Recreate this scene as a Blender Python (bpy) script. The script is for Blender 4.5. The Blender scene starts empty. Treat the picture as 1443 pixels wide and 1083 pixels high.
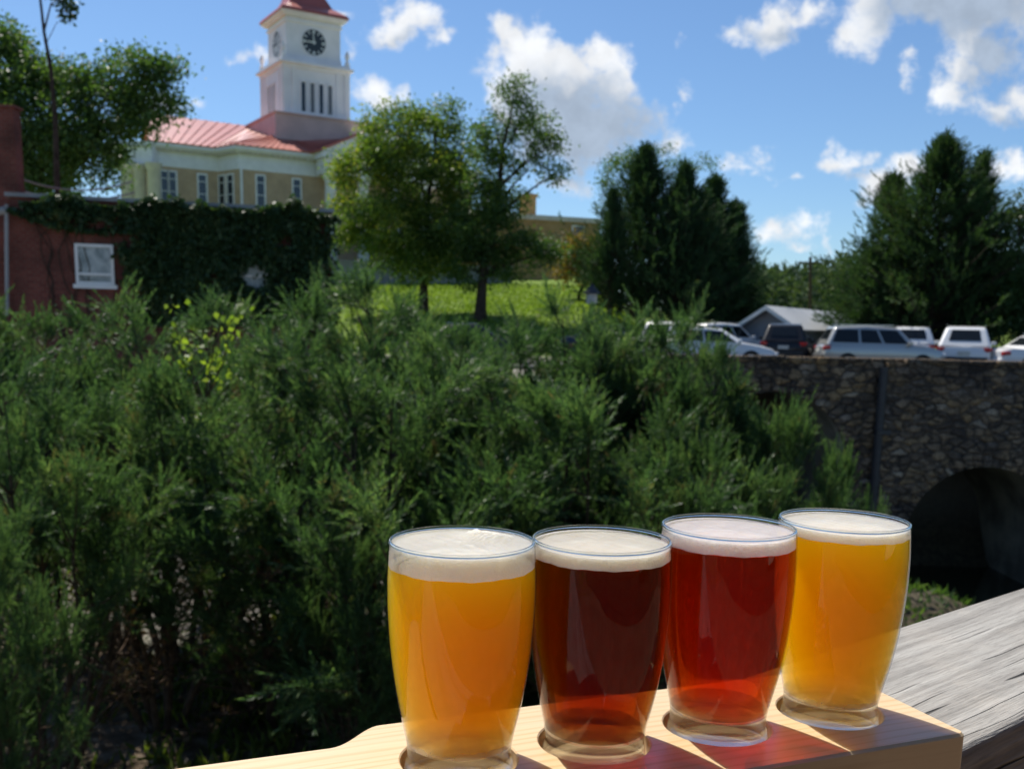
import bpy, bmesh, math, random
import numpy as np
from mathutils import Vector, Matrix

R = math.radians
sc = bpy.context.scene
col = sc.collection
EZ = 8.0                                   # eye height in the world

# ------------------------------------------------------------------ camera
F, CX, PY = 1415.0, 721.5, 700.0           # focal length and principal point in photograph pixels
PITCH, ROLL = R(9.63), R(1.27)
cam_d = bpy.data.cameras.new('camera')
cam = bpy.data.objects.new('camera', cam_d)
col.objects.link(cam)
sc.camera = cam
fwd = Vector((0, math.cos(PITCH), -math.sin(PITCH)))
up0 = Vector((0, math.sin(PITCH), math.cos(PITCH)))
right0 = Vector((1, 0, 0))
cr, sr = math.cos(ROLL), math.sin(ROLL)
rt = right0 * cr + up0 * sr
upv = up0 * cr - right0 * sr
cam.matrix_world = Matrix(((rt.x, upv.x, -fwd.x, 0), (rt.y, upv.y, -fwd.y, 0), (rt.z, upv.z, -fwd.z, EZ), (0, 0, 0, 1)))
cam_d.sensor_width = 36
cam_d.lens = 36 * F / 1443
cam_d.shift_y = (PY - 541.5) / 1443
cam_d.clip_start = 0.02
cam_d.clip_end = 3000
cam_d.dof.use_dof = True
cam_d.dof.focus_distance = 0.425
cam_d.dof.aperture_fstop = 24.0

def pdir(x, y):
    u = (x - CX) / F; v = -(y - PY) / F
    u2 = u * cr - v * sr; v2 = u * sr + v * cr
    return Vector((u2, math.cos(PITCH) + v2 * math.sin(PITCH), -math.sin(PITCH) + v2 * math.cos(PITCH)))
def at(x, y, Y):                            # photograph pixel at ground distance Y
    q = pdir(x, y) * 1.0
    q = q * (Y / q.y)
    return Vector((q.x, q.y, q.z + EZ))

# ------------------------------------------------------------------ world: sky with cumulus
SUN_AZ, SUN_EL = R(-31.5), R(55)
sc.view_settings.view_transform = 'Standard'
sc.view_settings.look = 'None'
sc.view_settings.gamma = 1
sc.view_settings.exposure = 0.56
W = bpy.data.worlds.new('World'); sc.world = W
W.use_nodes = True

class NT:
    def __init__(s, tree): s.t = tree; s.n = tree.nodes; s.l = tree.links
    def node(s, ty, **kw):
        n = s.n.new(ty)
        for k, v in kw.items(): setattr(n, k, v)
        return n
    def put(s, sock, v):
        if hasattr(v, 'is_output'): s.l.new(v, sock)
        elif v is not None:
            if isinstance(v, (tuple, list)) and len(v) == 3 and sock.type == 'RGBA': v = (*v, 1)
            sock.default_value = v
    def math(s, op, a, b=None, c=None, clamp=False):
        n = s.node('ShaderNodeMath', operation=op); n.use_clamp = clamp
        s.put(n.inputs[0], a)
        if b is not None: s.put(n.inputs[1], b)
        if c is not None: s.put(n.inputs[2], c)
        return n.outputs[0]
    def vec(s, op, a, b=None, scale=None):
        n = s.node('ShaderNodeVectorMath', operation=op)
        s.put(n.inputs[0], a)
        if b is not None: s.put(n.inputs[1], b)
        if scale is not None: s.put(n.inputs['Scale'], scale)
        return n.outputs['Value'] if op in ('LENGTH', 'DOT_PRODUCT', 'DISTANCE') else n.outputs[0]
    def rng(s, v, a, b, c=0.0, d=1.0, smooth=True):
        n = s.node('ShaderNodeMapRange'); n.interpolation_type = 'SMOOTHSTEP' if smooth else 'LINEAR'
        s.put(n.inputs['Value'], v)
        for k, x in (('From Min', a), ('From Max', b), ('To Min', c), ('To Max', d)): s.put(n.inputs[k], x)
        return n.outputs['Result']
    def mix(s, f, a, b, blend='MIX'):
        n = s.node('ShaderNodeMix', data_type='RGBA', blend_type=blend)
        s.put(n.inputs[0], f); s.put(n.inputs[6], a); s.put(n.inputs[7], b)
        return n.outputs[2]
    def noise(s, vec, scale, detail=4, rough=.55, dist=0.0, out='Fac'):
        n = s.node('ShaderNodeTexNoise')
        if vec is not None: s.put(n.inputs['Vector'], vec)
        s.put(n.inputs['Scale'], scale); s.put(n.inputs['Detail'], detail)
        s.put(n.inputs['Roughness'], rough); s.put(n.inputs['Distortion'], dist)
        return n.outputs[out]
    def voro(s, vec, scale, feature='F1', out='Distance', rnd=1.0):
        n = s.node('ShaderNodeTexVoronoi', feature=feature)
        if vec is not None: s.put(n.inputs['Vector'], vec)
        s.put(n.inputs['Scale'], scale); s.put(n.inputs['Randomness'], rnd)
        return n.outputs[out]
    def ramp(s, v, stops):
        n = s.node('ShaderNodeValToRGB'); e = n.color_ramp.elements
        while len(e) < len(stops): e.new(.5)
        for k, (p, c) in enumerate(stops):
            e[k].position = p; e[k].color = (*c, 1) if len(c) == 3 else c
        s.put(n.inputs[0], v)
        return n.outputs[0]
    def mapping(s, vec, scale=(1, 1, 1), rot=(0, 0, 0), loc=(0, 0, 0)):
        n = s.node('ShaderNodeMapping'); s.put(n.inputs[0], vec)
        n.inputs['Scale'].default_value = scale; n.inputs['Rotation'].default_value = rot; n.inputs['Location'].default_value = loc
        return n.outputs[0]
    def bump(s, h, strength=.3, dist=.02):
        n = s.node('ShaderNodeBump'); s.put(n.inputs['Height'], h)
        s.put(n.inputs['Strength'], strength); s.put(n.inputs['Distance'], dist)
        return n.outputs[0]

SKY_STRENGTH = 0.095
wt = NT(W.node_tree); wt.n.clear()
sky = wt.node('ShaderNodeTexSky', sky_type='NISHITA')
sky.sun_disc = False
sky.sun_elevation = SUN_EL; sky.sun_rotation = SUN_AZ
sky.altitude = 500; sky.air_density = 1.0; sky.dust_density = 0.4; sky.ozone_density = 2.0
geo = wt.node('ShaderNodeTexCoord').outputs['Generated']
sep = wt.node('ShaderNodeSeparateXYZ'); wt.put(sep.inputs[0], geo)
ysafe = wt.math('MAXIMUM', sep.outputs[1], 0.05)
u = wt.math('DIVIDE', sep.outputs[0], ysafe); v = wt.math('DIVIDE', sep.outputs[2], ysafe)
comb = wt.node('ShaderNodeCombineXYZ'); wt.put(comb.inputs[0], u); wt.put(comb.inputs[1], v)
uv = comb.outputs[0]
wn = wt.noise(uv, 8.0, 4, .6, out='Color'); wn2 = wt.noise(uv, 34.0, 5, .6, out='Color')
warp = wt.vec('ADD', wt.vec('SCALE', wt.vec('SUBTRACT', wn, (.5, .5, .5)), scale=.07), wt.vec('SCALE', wt.vec('SUBTRACT', wn2, (.5, .5, .5)), scale=.030))
uvw = wt.vec('ADD', uv, warp)
# clouds: direction (as a photograph pixel), radii in thousandths, height of the core
CL = [(560, 34, 36, 26, .8), (590, 22, 30, 26, .8), (618, 60, 22, 12, .55), (718, 62, 26, 26, 1.0), (745, 105, 56, 56, 1.3), (795, 100, 50, 42, 1.2), (838, 80, 32, 32, 1.1), (860, 110, 34, 40, 1.2), (800, 170, 96, 64, 1.4), (888, 143, 20, 14, .7),
      (720, 140, 32, 40, 1.0), (792, 262, 44, 18, .75), (826, 238, 26, 16, .5), (530, 134, 44, 26, .8), (505, 118, 26, 18, .6), (496, 72, 18, 20, .5), (350, 80, 34, 15, .6), (250, 158, 40, 15, .7), (285, 152, 24, 15, .6), (488, 10, 22, 7, .5),
      (1040, 42, 36, 16, .7), (1085, 34, 44, 24, .85), (1128, 14, 44, 20, .8), (1230, 22, 52, 48, 1.2), (1300, 6, 90, 40, 1.3), (1390, 10, 80, 50, 1.3), (1362, 62, 34, 40, 1.0), (1355, 105, 36, 36, .95), (1335, 142, 26, 22, .8), (1400, 80, 40, 50, .8),
      (1400, 162, 44, 24, .85), (1436, 140, 34, 32, .85), (1276, 88, 16, 20, .6), (1266, 112, 12, 14, .5), (950, 132, 12, 16, .5), (936, 152, 10, 10, .4), (964, 46, 10, 14, .42), (942, 206, 24, 17, .5), (880, 206, 16, 10, .45),
      (1050, 232, 44, 14, .6), (1072, 218, 26, 16, .6), (1125, 242, 30, 8, .5), (1190, 236, 34, 20, .75), (1204, 258, 26, 14, .6), (1095, 322, 40, 20, .7), (1140, 308, 22, 10, .5), (1160, 340, 18, 10, .5), (1110, 340, 30, 10, .55),
      (1240, 270, 40, 24, .8), (1275, 240, 40, 26, .8), (1215, 292, 24, 14, .6), (1420, 245, 44, 17, .7), (612, 132, 14, 8, .4), (172, 70, 12, 10, .4), (1330, 300, 40, 22, .6)]
DK = [(806, 190, 105, 70, 1.4), (770, 155, 46, 38, .9), (1345, 12, 110, 50, 1.3), (1250, 30, 30, 34, .6), (1405, 85, 36, 60, 1.0), (1370, 120, 22, 40, .5), (1100, 40, 50, 12, .5), (1420, 178, 40, 14, .6), (1200, 258, 30, 10, .5), (1250, 290, 36, 12, .5), (560, 50, 34, 10, .4), (790, 270, 40, 8, .4)]
def blobs(L, grow, sm):
    acc = None
    for (px, py, rx, ry, amp) in L:
        q = pdir(px, py); cu, cv = q.x / q.y, q.z / q.y
        dv = wt.vec('MULTIPLY', wt.vec('SUBTRACT', uvw, (cu, cv, 0)), (F / (rx * grow), F / (ry * grow), 0))
        b = wt.math('MULTIPLY_ADD', wt.vec('LENGTH', dv), -amp, amp)
        acc = b if acc is None else wt.math('SMOOTH_MAX', acc, b, sm)
    return acc
acc = blobs(CL, 1.32, .15)
fb = wt.noise(uv, 24.0, 9, .66)
fbl = wt.noise(uv, 30.0, 6, .6)
dens0 = wt.math('ADD', acc, wt.math('MULTIPLY_ADD', fb, 2.0, -1.18))
dens = wt.rng(dens0, -.08, .55)
dens = wt.math('MULTIPLY', dens, wt.rng(sep.outputs[1], .05, .15))
core = wt.rng(wt.math('ADD', blobs(DK, 1.35, .2), wt.math('MULTIPLY_ADD', fbl, 1.1, -.56)), -.12, .62)
lit = wt.rng(fbl, .3, .7, .86, 1.05)
ccol = wt.mix(core, (6.9, 7.05, 7.25), (3.1, 3.75, 4.7))
ccol = wt.mix(1.0, ccol, lit, 'MULTIPLY')
skyc = wt.mix(1.0, sky.outputs[0], (0.585, 0.72, 0.85), 'MULTIPLY')
full = wt.mix(wt.math('MULTIPLY', dens, .97), skyc, ccol)
bg = wt.node('ShaderNodeBackground'); wt.put(bg.inputs[0], full); bg.inputs[1].default_value = SKY_STRENGTH
wo = wt.node('ShaderNodeOutputWorld'); wt.l.new(bg.outputs[0], wo.inputs[0])

# ------------------------------------------------------------------ sun
sd = bpy.data.lights.new('sun', 'SUN'); sd.energy = 4.4; sd.angle = R(.5); sd.color = (1, .95, .86)
sun = bpy.data.objects.new('sun', sd); col.objects.link(sun)
sdir = Vector((math.sin(SUN_AZ) * math.cos(SUN_EL), math.cos(SUN_AZ) * math.cos(SUN_EL), math.sin(SUN_EL)))
sun.rotation_euler = sdir.to_track_quat('Z', 'Y').to_euler()
sun.location = (-20, 30, 60)

sc.cycles.max_bounces = 24
sc.cycles.transparent_max_bounces = 24
sc.cycles.transmission_bounces = 10
sc.cycles.diffuse_bounces = 3
sc.cycles.glossy_bounces = 4
sc.cycles.volume_bounces = 20
sc.cycles.sample_clamp_indirect = 4
sc.cycles.caustics_refractive = True
sc.cycles.caustics_reflective = False
sc.cycles.use_denoising = True

# ------------------------------------------------------------------ helpers
def smooth(a, b, x):
    t = np.clip((x - a) / (b - a), 0, 1)
    return t * t * (3 - 2 * t)

def mat(name, build, disp=False):
    m = bpy.data.materials.new(name); m.use_nodes = True
    t = NT(m.node_tree); t.n.clear()
    out = t.node('ShaderNodeOutputMaterial')
    build(t, out)
    return m

def principled(t, out, **kw):
    p = t.node('ShaderNodeBsdfPrincipled')
    for k, v in kw.items():
        t.put(p.inputs[k.replace('_', ' ')], v)
    t.l.new(p.outputs[0], out.inputs[0])
    return p

def plain(name, c, rough=.6, metal=0.0, var=.12, scale=6.0, spec=.5, coat=0.0):
    def b(t, out):
        co = t.node('ShaderNodeTexCoord').outputs['Object']
        n = t.noise(co, scale, 5)
        cc = t.mix(t.rng(n, .3, .7), tuple(x * (1 - var) for x in c), tuple(min(1, x * (1 + var)) for x in c))
        principled(t, out, Base_Color=cc, Roughness=rough, Metallic=metal, Specular_IOR_Level=spec, Coat_Weight=coat)
    return mat(name, b)

class MB:
    """collects faces for ONE mesh object"""
    def __init__(s): s.v = []; s.f = []
    def add(s, vs, fs):
        o = len(s.v); s.v += [tuple(p) for p in vs]; s.f += [tuple(i + o for i in f) for f in fs]; return s
    def box(s, c, size, rz=0.0, M=None):
        x, y, z = (k / 2 for k in size)
        vs = [Vector(p) for p in ((-x, -y, -z), (x, -y, -z), (x, y, -z), (-x, y, -z), (-x, -y, z), (x, -y, z), (x, y, z), (-x, y, z))]
        m = M if M is not None else Matrix.Rotation(rz, 3, 'Z')
        vs = [m @ p + Vector(c) for p in vs]
        return s.add(vs, [(0, 3, 2, 1), (4, 5, 6, 7), (0, 1, 5, 4), (1, 2, 6, 5), (2, 3, 7, 6), (3, 0, 4, 7)])
    def prism(s, poly, z0, z1):
        n = len(poly)
        vs = [(p[0], p[1], z0) for p in poly] + [(p[0], p[1], z1) for p in poly]
        fs = [tuple(range(n - 1, -1, -1)), tuple(range(n, 2 * n))] + [(i, (i + 1) % n, n + (i + 1) % n, n + i) for i in range(n)]
        return s.add(vs, fs)
    def lathe(s, prof, c=(0, 0, 0), seg=32, cap=True):
        n = len(prof); vs = []
        for r, z in prof:
            for k in range(seg):
                a = 2 * math.pi * k / seg
                vs.append((c[0] + r * math.cos(a), c[1] + r * math.sin(a), c[2] + z))
        fs = []
        for i in range(n - 1):
            for k in range(seg):
                k2 = (k + 1) % seg
                fs.append((i * seg + k, i * seg + k2, (i + 1) * seg + k2, (i + 1) * seg + k))
        if cap:
            fs.append(tuple(range(seg - 1, -1, -1))); fs.append(tuple(range((n - 1) * seg, n * seg)))
        return s.add(vs, fs)
    def tube(s, pts, rad, seg=8):
        pts = [Vector(p) for p in pts]
        if not hasattr(rad, '__len__'): rad = [rad] * len(pts)
        vs = []; fs = []
        for i, p in enumerate(pts):
            a = pts[max(i - 1, 0)]; b = pts[min(i + 1, len(pts) - 1)]
            d = (b - a).normalized()
            x = d.orthogonal().normalized() if i == 0 else (x - d * x.dot(d)).normalized()
            y = d.cross(x)
            for k in range(seg):
                t = 2 * math.pi * k / seg
                vs.append(p + (x * math.cos(t) + y * math.sin(t)) * rad[i])
        for i in range(len(pts) - 1):
            for k in range(seg):
                k2 = (k + 1) % seg
                fs.append((i * seg + k, i * seg + k2, (i + 1) * seg + k2, (i + 1) * seg + k))
        fs.append(tuple(range(seg - 1, -1, -1))); fs.append(tuple(range((len(pts) - 1) * seg, len(pts) * seg)))
        return s.add(vs, fs)
    def quad(s, a, b, c, d): return s.add([a, b, c, d], [(0, 1, 2, 3)])
    def slab(s, a, b, c, d, th):                     # a quad given thickness along its normal
        a, b, c, d = (Vector(p) for p in (a, b, c, d))
        n = (b - a).cross(d - a).normalized() * th
        return s.add([a, b, c, d, a - n, b - n, c - n, d - n], [(0, 1, 2, 3), (7, 6, 5, 4), (0, 4, 5, 1), (1, 5, 6, 2), (2, 6, 7, 3), (3, 7, 4, 0)])

def obj(name, mb, m, parent=None, smooth_=False, bevel=0.0, world=True, seg=2, ang=35):
    """links the collected faces as ONE mesh object; with world=True the points are world points"""
    me = bpy.data.meshes.new(name)
    off = Vector((0, 0, 0))
    if parent is not None and world:
        off = parent.location.copy()
        if parent.parent is not None: off = off + parent.parent.location
    me.from_pydata([(p[0] - off.x, p[1] - off.y, p[2] - off.z) for p in mb.v], [], mb.f)
    me.update()
    bm = bmesh.new(); bm.from_mesh(me)
    bmesh.ops.recalc_face_normals(bm, faces=bm.faces)
    bm.to_mesh(me); bm.free()
    o = bpy.data.objects.new(name, me); col.objects.link(o)
    me.materials.append(m)
    if smooth_:
        me.polygons.foreach_set('use_smooth', [True] * len(me.polygons))
        try: me.set_sharp_from_angle(angle=R(ang))
        except Exception: pass
    if bevel:
        md = o.modifiers.new('bevel', 'BEVEL'); md.width = bevel; md.segments = seg; md.limit_method = 'ANGLE'; md.angle_limit = R(30)
    if parent is not None: o.parent = parent
    return o

def quads_obj(name, V, m, parent=None, tri=False):
    """V: (N,4,3) array of separate leaves, local to the parent"""
    V = np.ascontiguousarray(V, dtype=np.float32); n, k = V.shape[0], V.shape[1]
    me = bpy.data.meshes.new(name)
    me.vertices.add(n * k); me.vertices.foreach_set('co', V.reshape(-1))
    me.loops.add(n * k); me.loops.foreach_set('vertex_index', np.arange(n * k, dtype=np.int32))
    me.polygons.add(n); me.polygons.foreach_set('loop_start', np.arange(0, n * k, k, dtype=np.int32))
    me.update(calc_edges=True); me.validate()
    me.materials.append(m)
    o = bpy.data.objects.new(name, me); col.objects.link(o)
    if parent is not None: o.parent = parent
    return o

def tag(o, label=None, cat=None, group=None, kind=None):
    if label: o['label'] = label
    if cat: o['category'] = cat
    if group: o['group'] = group
    if kind: o['kind'] = kind
    return o
def thing(name, label, cat, loc=(0, 0, 0), rz=0.0, group=None):
    o = bpy.data.objects.new(name, None); col.objects.link(o)
    o.location = loc; o.rotation_euler = (0, 0, rz); o.empty_display_size = .2
    return tag(o, label, cat, group)
def copy_tree(o, parent=None):
    c = o.copy(); col.objects.link(c)
    if parent is not None: c.parent = parent
    for ch in list(o.children): copy_tree(ch, c)
    return c

# ------------------------------------------------------------------ ground
rng0 = np.random.default_rng(7)
def gz(x, y):
    x = np.asarray(x, float); y = np.asarray(y, float)
    base = -2.75 + 0 * x
    base = base + smooth(12, 36, y) * 1.35                               # up to the car park, -1.4
    lawn = np.interp(y, [40, 43, 50, 66, 78, 100, 140, 400], [-1.4, -1.15, .5, 2.4, 4.2, 5.0, 5.0, 6.0])
    lot = np.interp(y, [40, 75, 110, 400], [-1.4, -1.3, 1.0, 8.0])
    k = smooth(3.0, 9.5, x - .06 * (y - 45))
    far = lawn * (1 - k) + lot * k
    z = np.where(y > 40, far, base)
    creek = smooth(2.2, 9.5, x + .02 * y) * (1 - smooth(33.5, 37.5, y))  # the creek valley
    z = z * (1 - creek) + (-7.9) * creek
    und = .05 * np.sin(x * 2.1 + y) * np.cos(y * 1.7 - x * .6) + .12 * np.sin(x * .31 + 1) * np.cos(y * .27)
    und = und * np.where((y > 30) & (y < 42), 0.0, 1.0)
    z = z + 1.55 * np.exp(-((x - 10.4) / 2.6) ** 2 - ((y - 25.2) / 2.0) ** 2)
    return z + und * np.where(y > 42, .6, 1.0) + EZ
def gzf(x, y): return float(gz(x, y))

gx = np.concatenate([-np.geomspace(500, 22, 26), np.linspace(-20, 26, 116), np.geomspace(28, 500, 26)])
gy = np.concatenate([np.linspace(-40, 0, 14), np.linspace(.5, 16, 52), np.linspace(16.5, 32, 24), np.linspace(32.4, 44, 30), np.linspace(45, 80, 36), np.geomspace(83, 900, 26)])
GX, GY = np.meshgrid(gx, gy)
GZ = gz(GX, GY)
nx, ny = len(gx), len(gy)
mb = MB()
mb.v = list(map(tuple, np.stack([GX, GY, GZ], -1).reshape(-1, 3)))
mb.f = [(j * nx + i, j * nx + i + 1, (j + 1) * nx + i + 1, (j + 1) * nx + i) for j in range(ny - 1) for i in range(nx - 1)]
def b_ground(t, out):
    P = t.node('ShaderNodeNewGeometry').outputs['Position']
    sp = t.node('ShaderNodeSeparateXYZ'); t.put(sp.inputs[0], P)
    n1 = t.noise(P, .6, 6); n2 = t.noise(P, 6.0, 6, .65); n3 = t.noise(P, 38.0, 4, .7)
    litter = t.ramp(n2, [(.3, (.05, .036, .024)), (.5, (.13, .095, .065)), (.7, (.26, .22, .18))])
    weeds = t.ramp(n3, [(.3, (.035, .06, .012)), (.7, (.12, .17, .035))])
    bank = t.mix(t.rng(n1, .46, .6), litter, weeds)
    gravel = t.ramp(n3, [(.3, (.14, .125, .11)), (.7, (.36, .33, .29))])
    bank = t.mix(t.rng(t.math('ADD', sp.outputs[1], t.math('MULTIPLY', n1, 6.0)), 10.5, 12.5), bank, gravel)
    ng = t.noise(P, 2.5, 6, .6)
    grass = t.ramp(ng, [(.25, (.07, .12, .02)), (.5, (.14, .21, .034)), (.75, (.22, .29, .06))])
    c = t.mix(t.rng(sp.outputs[1], 41.5, 42.5), bank, grass)
    mud = t.ramp(n2, [(.3, (.03, .026, .018)), (.7, (.11, .09, .055))])
    c = t.mix(t.rng(sp.outputs[2], 1.0, 3.5), mud, c)
    h = t.math('ADD', n2, t.math('MULTIPLY', n3, .5))
    principled(t, out, Base_Color=c, Roughness=.95, Specular_IOR_Level=.15, Normal=t.bump(h, .6, .06))
tag(obj('ground', mb, mat('ground_soil_grass', b_ground), smooth_=True, ang=80), kind='structure')

# creek water and asphalt
def b_water(t, out):
    P = t.node('ShaderNodeNewGeometry').outputs['Position']
    principled(t, out, Base_Color=(.02, .022, .012), Roughness=.08, Normal=t.bump(t.noise(P, 3, 3), .2, .03))
mb = MB(); mb.quad((10.5, -30, EZ - 7.8), (19, -30, EZ - 7.8), (19, 34, EZ - 7.8), (11.8, 34, EZ - 7.8))
tag(obj('creek_water', mb, mat('creek_water', b_water)), kind='structure')
def b_asph(t, out):
    P = t.node('ShaderNodeNewGeometry').outputs['Position']
    n = t.noise(P, 1.2, 6); n2 = t.noise(P, 60, 2)
    c = t.mix(n, (.035, .036, .038), (.075, .074, .072)); c = t.mix(t.math('MULTIPLY', n2, .35), c, (.12, .12, .12))
    principled(t, out, Base_Color=c, Roughness=.88, Specular_IOR_Level=.3)
M_ASPH = mat('asphalt', b_asph)
mb = MB(); L = EZ - 1.33
mb.prism([(-8, 34.4), (2, 34.4), (2, 30.9), (60, 30.9), (60, 72), (9, 72), (6, 46), (3, 42), (-8, 41)], L - .3, L)
tag(obj('parking_lot', mb, M_ASPH), kind='structure')

# ------------------------------------------------------------------ materials
def b_stone(t, out):
    co = t.mapping(t.node('ShaderNodeTexCoord').outputs['Object'], (1, 1, 1.9))
    wn_ = t.vec('ADD', co, t.vec('SCALE', t.noise(co, 1.8, 4, out='Color'), scale=.45))
    wn_ = t.vec('ADD', wn_, t.vec('SCALE', t.noise(co, 7, 3, out='Color'), scale=.10))
    e = t.voro(wn_, 2.55, 'DISTANCE_TO_EDGE'); cc = t.voro(wn_, 2.55, 'F1', 'Color')
    sp = t.node('ShaderNodeSeparateColor'); t.put(sp.inputs[0], cc)
    stone = t.ramp(sp.outputs[0], [(0, (.14, .10, .07)), (.3, (.33, .235, .15)), (.55, (.47, .325, .19)), (.75, (.57, .37, .175)), (.9, (.44, .345, .26)), (1, (.76, .60, .41))])
    n = t.noise(co, 9, 6, .7); n1 = t.noise(co, 1.1, 4)
    stone = t.mix(t.rng(n, .32, .66), t.mix(.7, stone, (.015, .014, .014)), stone)
    stain = t.rng(t.noise(t.mapping(co, (.6, .6, .12)), 1.6, 4), .46, .66)
    stone = t.mix(t.math('MULTIPLY', stain, .6), stone, (.022, .021, .024))
    edge = t.math('MULTIPLY', t.rng(e, .09, .015), t.rng(n1, .35, .6, .35, .95))
    c = t.mix(edge, stone, (.030, .027, .025))
    h = t.math('ADD', t.math('MULTIPLY', t.rng(e, 0, .2), 1.0), t.math('MULTIPLY', n, .8))
    principled(t, out, Base_Color=c, Roughness=.8, Specular_IOR_Level=.35, Normal=t.bump(h, 1.0, .12))
M_STONE = mat('rubble_stone', b_stone)

def brick_mat(name, c1, c2, mortar, scale=1.0, var=.35):
    def b(t, out):
        co = t.node('ShaderNodeTexCoord').outputs['Object']
        s_ = t.node('ShaderNodeSeparateXYZ'); t.put(s_.inputs[0], co)
        cb = t.node('ShaderNodeCombineXYZ'); t.put(cb.inputs[0], t.math('ADD', s_.outputs[0], s_.outputs[1])); t.put(cb.inputs[1], s_.outputs[2])
        br = t.node('ShaderNodeTexBrick'); t.put(br.inputs['Vector'], cb.outputs[0])
        br.inputs['Scale'].default_value = scale; br.inputs['Mortar Size'].default_value = .006
        br.inputs['Brick Width'].default_value = .22; br.inputs['Row Height'].default_value = .075
        t.put(br.inputs['Color1'], c1); t.put(br.inputs['Color2'], c2); t.put(br.inputs['Mortar'], mortar)
        n = t.noise(co, 1.3, 6)
        c = t.mix(t.rng(n, .3, .75), br.outputs[0], t.mix(var, br.outputs[0], (.02, .015, .012)))
        principled(t, out, Base_Color=c, Roughness=.88, Specular_IOR_Level=.2, Normal=t.bump(br.outputs['Fac'], -.4, .01))
    return mat(name, b)
M_RED = brick_mat('red_brick', (.155, .042, .030), (.215, .062, .044), (.17, .12, .10), var=.6)
M_TAN = brick_mat('buff_brick', (.52, .355, .205), (.58, .41, .245), (.48, .40, .31), var=.2)
M_OCHRE = brick_mat('ochre_brick', (.42, .26, .10), (.47, .30, .12), (.4, .3, .18), var=.25)
M_WHITE = plain('white_paint', (.78, .77, .74), .5, var=.06, scale=1.5)
M_TOWER = plain('tower_paint', (.88, .82, .82), .5, var=.05, scale=.8)
M_PINK = plain('tower_base_paint', (.62, .44, .38), .6, var=.08, scale=.8)
M_CREAM = plain('cream_stone', (.62, .56, .45), .7, var=.1, scale=2)
M_DARKGL = plain('window_glass', (.018, .025, .034), .06, var=.3, scale=.7, spec=.6)
M_ROOF = plain('red_metal_roof', (.43, .095, .06), .36, var=.1, scale=.9, spec=.8)
M_GREYROOF = plain('grey_metal_roof', (.42, .42, .41), .45, var=.08, scale=.6, spec=.6)
M_GREYWALL = plain('grey_siding', (.22, .22, .23), .7, var=.08, scale=1)
M_CONC = plain('concrete', (.28, .28, .28), .85, var=.18, scale=1.2)
M_DARK = plain('dark_metal', (.03, .03, .032), .5, var=.2)
M_BARK = plain('bark', (.055, .042, .032), .95, var=.4, scale=9, spec=.1)
M_BARK2 = plain('juniper_bark', (.085, .058, .042), .95, var=.4, scale=14, spec=.1)

def leaf_mat(name, stops, transl=.35, rough=.5, spec=.35, clump=2.2, tint=(1.25, 1.35, .55), patch=None):
    """leaf colours differ leaf by leaf and clump by clump; light passes through"""
    def b(t, out):
        g = t.node('ShaderNodeNewGeometry')
        co = t.node('ShaderNodeTexCoord').outputs['Object']
        r = g.outputs['Random Per Island']
        n = t.noise(co, clump, 3)
        f = t.math('ADD', t.math('MULTIPLY', r, .55), t.math('MULTIPLY_ADD', n, 1.3, -.42), clamp=True)
        c = t.ramp(f, stops)
        if patch:
            pn = t.noise(co, 2.1, 4, .6, .6)
            c = t.mix(t.math('MULTIPLY', t.rng(t.math('ADD', pn, t.math('MULTIPLY', r, .12)), .66, .76), .8), c, patch)
        p = t.node('ShaderNodeBsdfPrincipled')
        t.put(p.inputs['Base Color'], c); p.inputs['Roughness'].default_value = rough; p.inputs['Specular IOR Level'].default_value = spec
        tr = t.node('ShaderNodeBsdfTranslucent')
        t.put(tr.inputs[0], t.mix(1.0, c, tint, 'MULTIPLY'))
        mx = t.node('ShaderNodeMixShader'); mx.inputs[0].default_value = transl
        t.l.new(p.outputs[0], mx.inputs[1]); t.l.new(tr.outputs[0], mx.inputs[2])
        t.l.new(mx.outputs[0], out.inputs[0])
    return mat(name, b)
M_JUN = leaf_mat('juniper_leaf', [(0, (.022, .046, .020)), (.40, (.052, .108, .046)), (.72, (.118, .195, .080)), (1, (.25, .32, .125))], .48, .45, .4, 1.5, (1.18, 1.32, .66), (.17, .10, .055))
M_DEAD = leaf_mat('dead_needles', [(0, (.06, .035, .02)), (.6, (.17, .09, .05)), (1, (.36, .26, .18))], .25, .7, .3)
M_CEDAR = leaf_mat('cedar_leaf', [(0, (.016, .040, .020)), (.5, (.036, .078, .034)), (.85, (.062, .115, .042)), (1, (.12, .115, .055))], .25, .7, .2, .5)
M_PINE = leaf_mat('pine_leaf', [(0, (.018, .042, .018)), (.5, (.042, .088, .030)), (.85, (.07, .12, .04)), (1, (.13, .115, .055))], .25, .7, .2, .5)
M_LEAFY = leaf_mat('yellowing_leaf', [(0, (.04, .085, .016)), (.45, (.095, .165, .030)), (.75, (.19, .25, .040)), (1, (.42, .36, .05))], .5, .5, .35, .45)
M_LEAFG = leaf_mat('green_leaf', [(0, (.026, .062, .018)), (.5, (.066, .128, .032)), (.85, (.13, .205, .045)), (1, (.23, .27, .06))], .45, .5, .35, .45)
M_LEAFD = leaf_mat('dark_leaf', [(0, (.014, .034, .010)), (.5, (.03, .066, .016)), (1, (.06, .10, .024))], .3, .5, .3, .6)
M_RUST = leaf_mat('autumn_leaf', [(0, (.10, .07, .018)), (.5, (.20, .14, .03)), (1, (.30, .20, .05))], .4, .6, .2, .6)
M_IVY = leaf_mat('ivy_leaf', [(0, (.018, .042, .018)), (.6, (.042, .082, .030)), (.9, (.075, .115, .038)), (1, (.15, .11, .04))], .25, .5, .3, .9)
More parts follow.
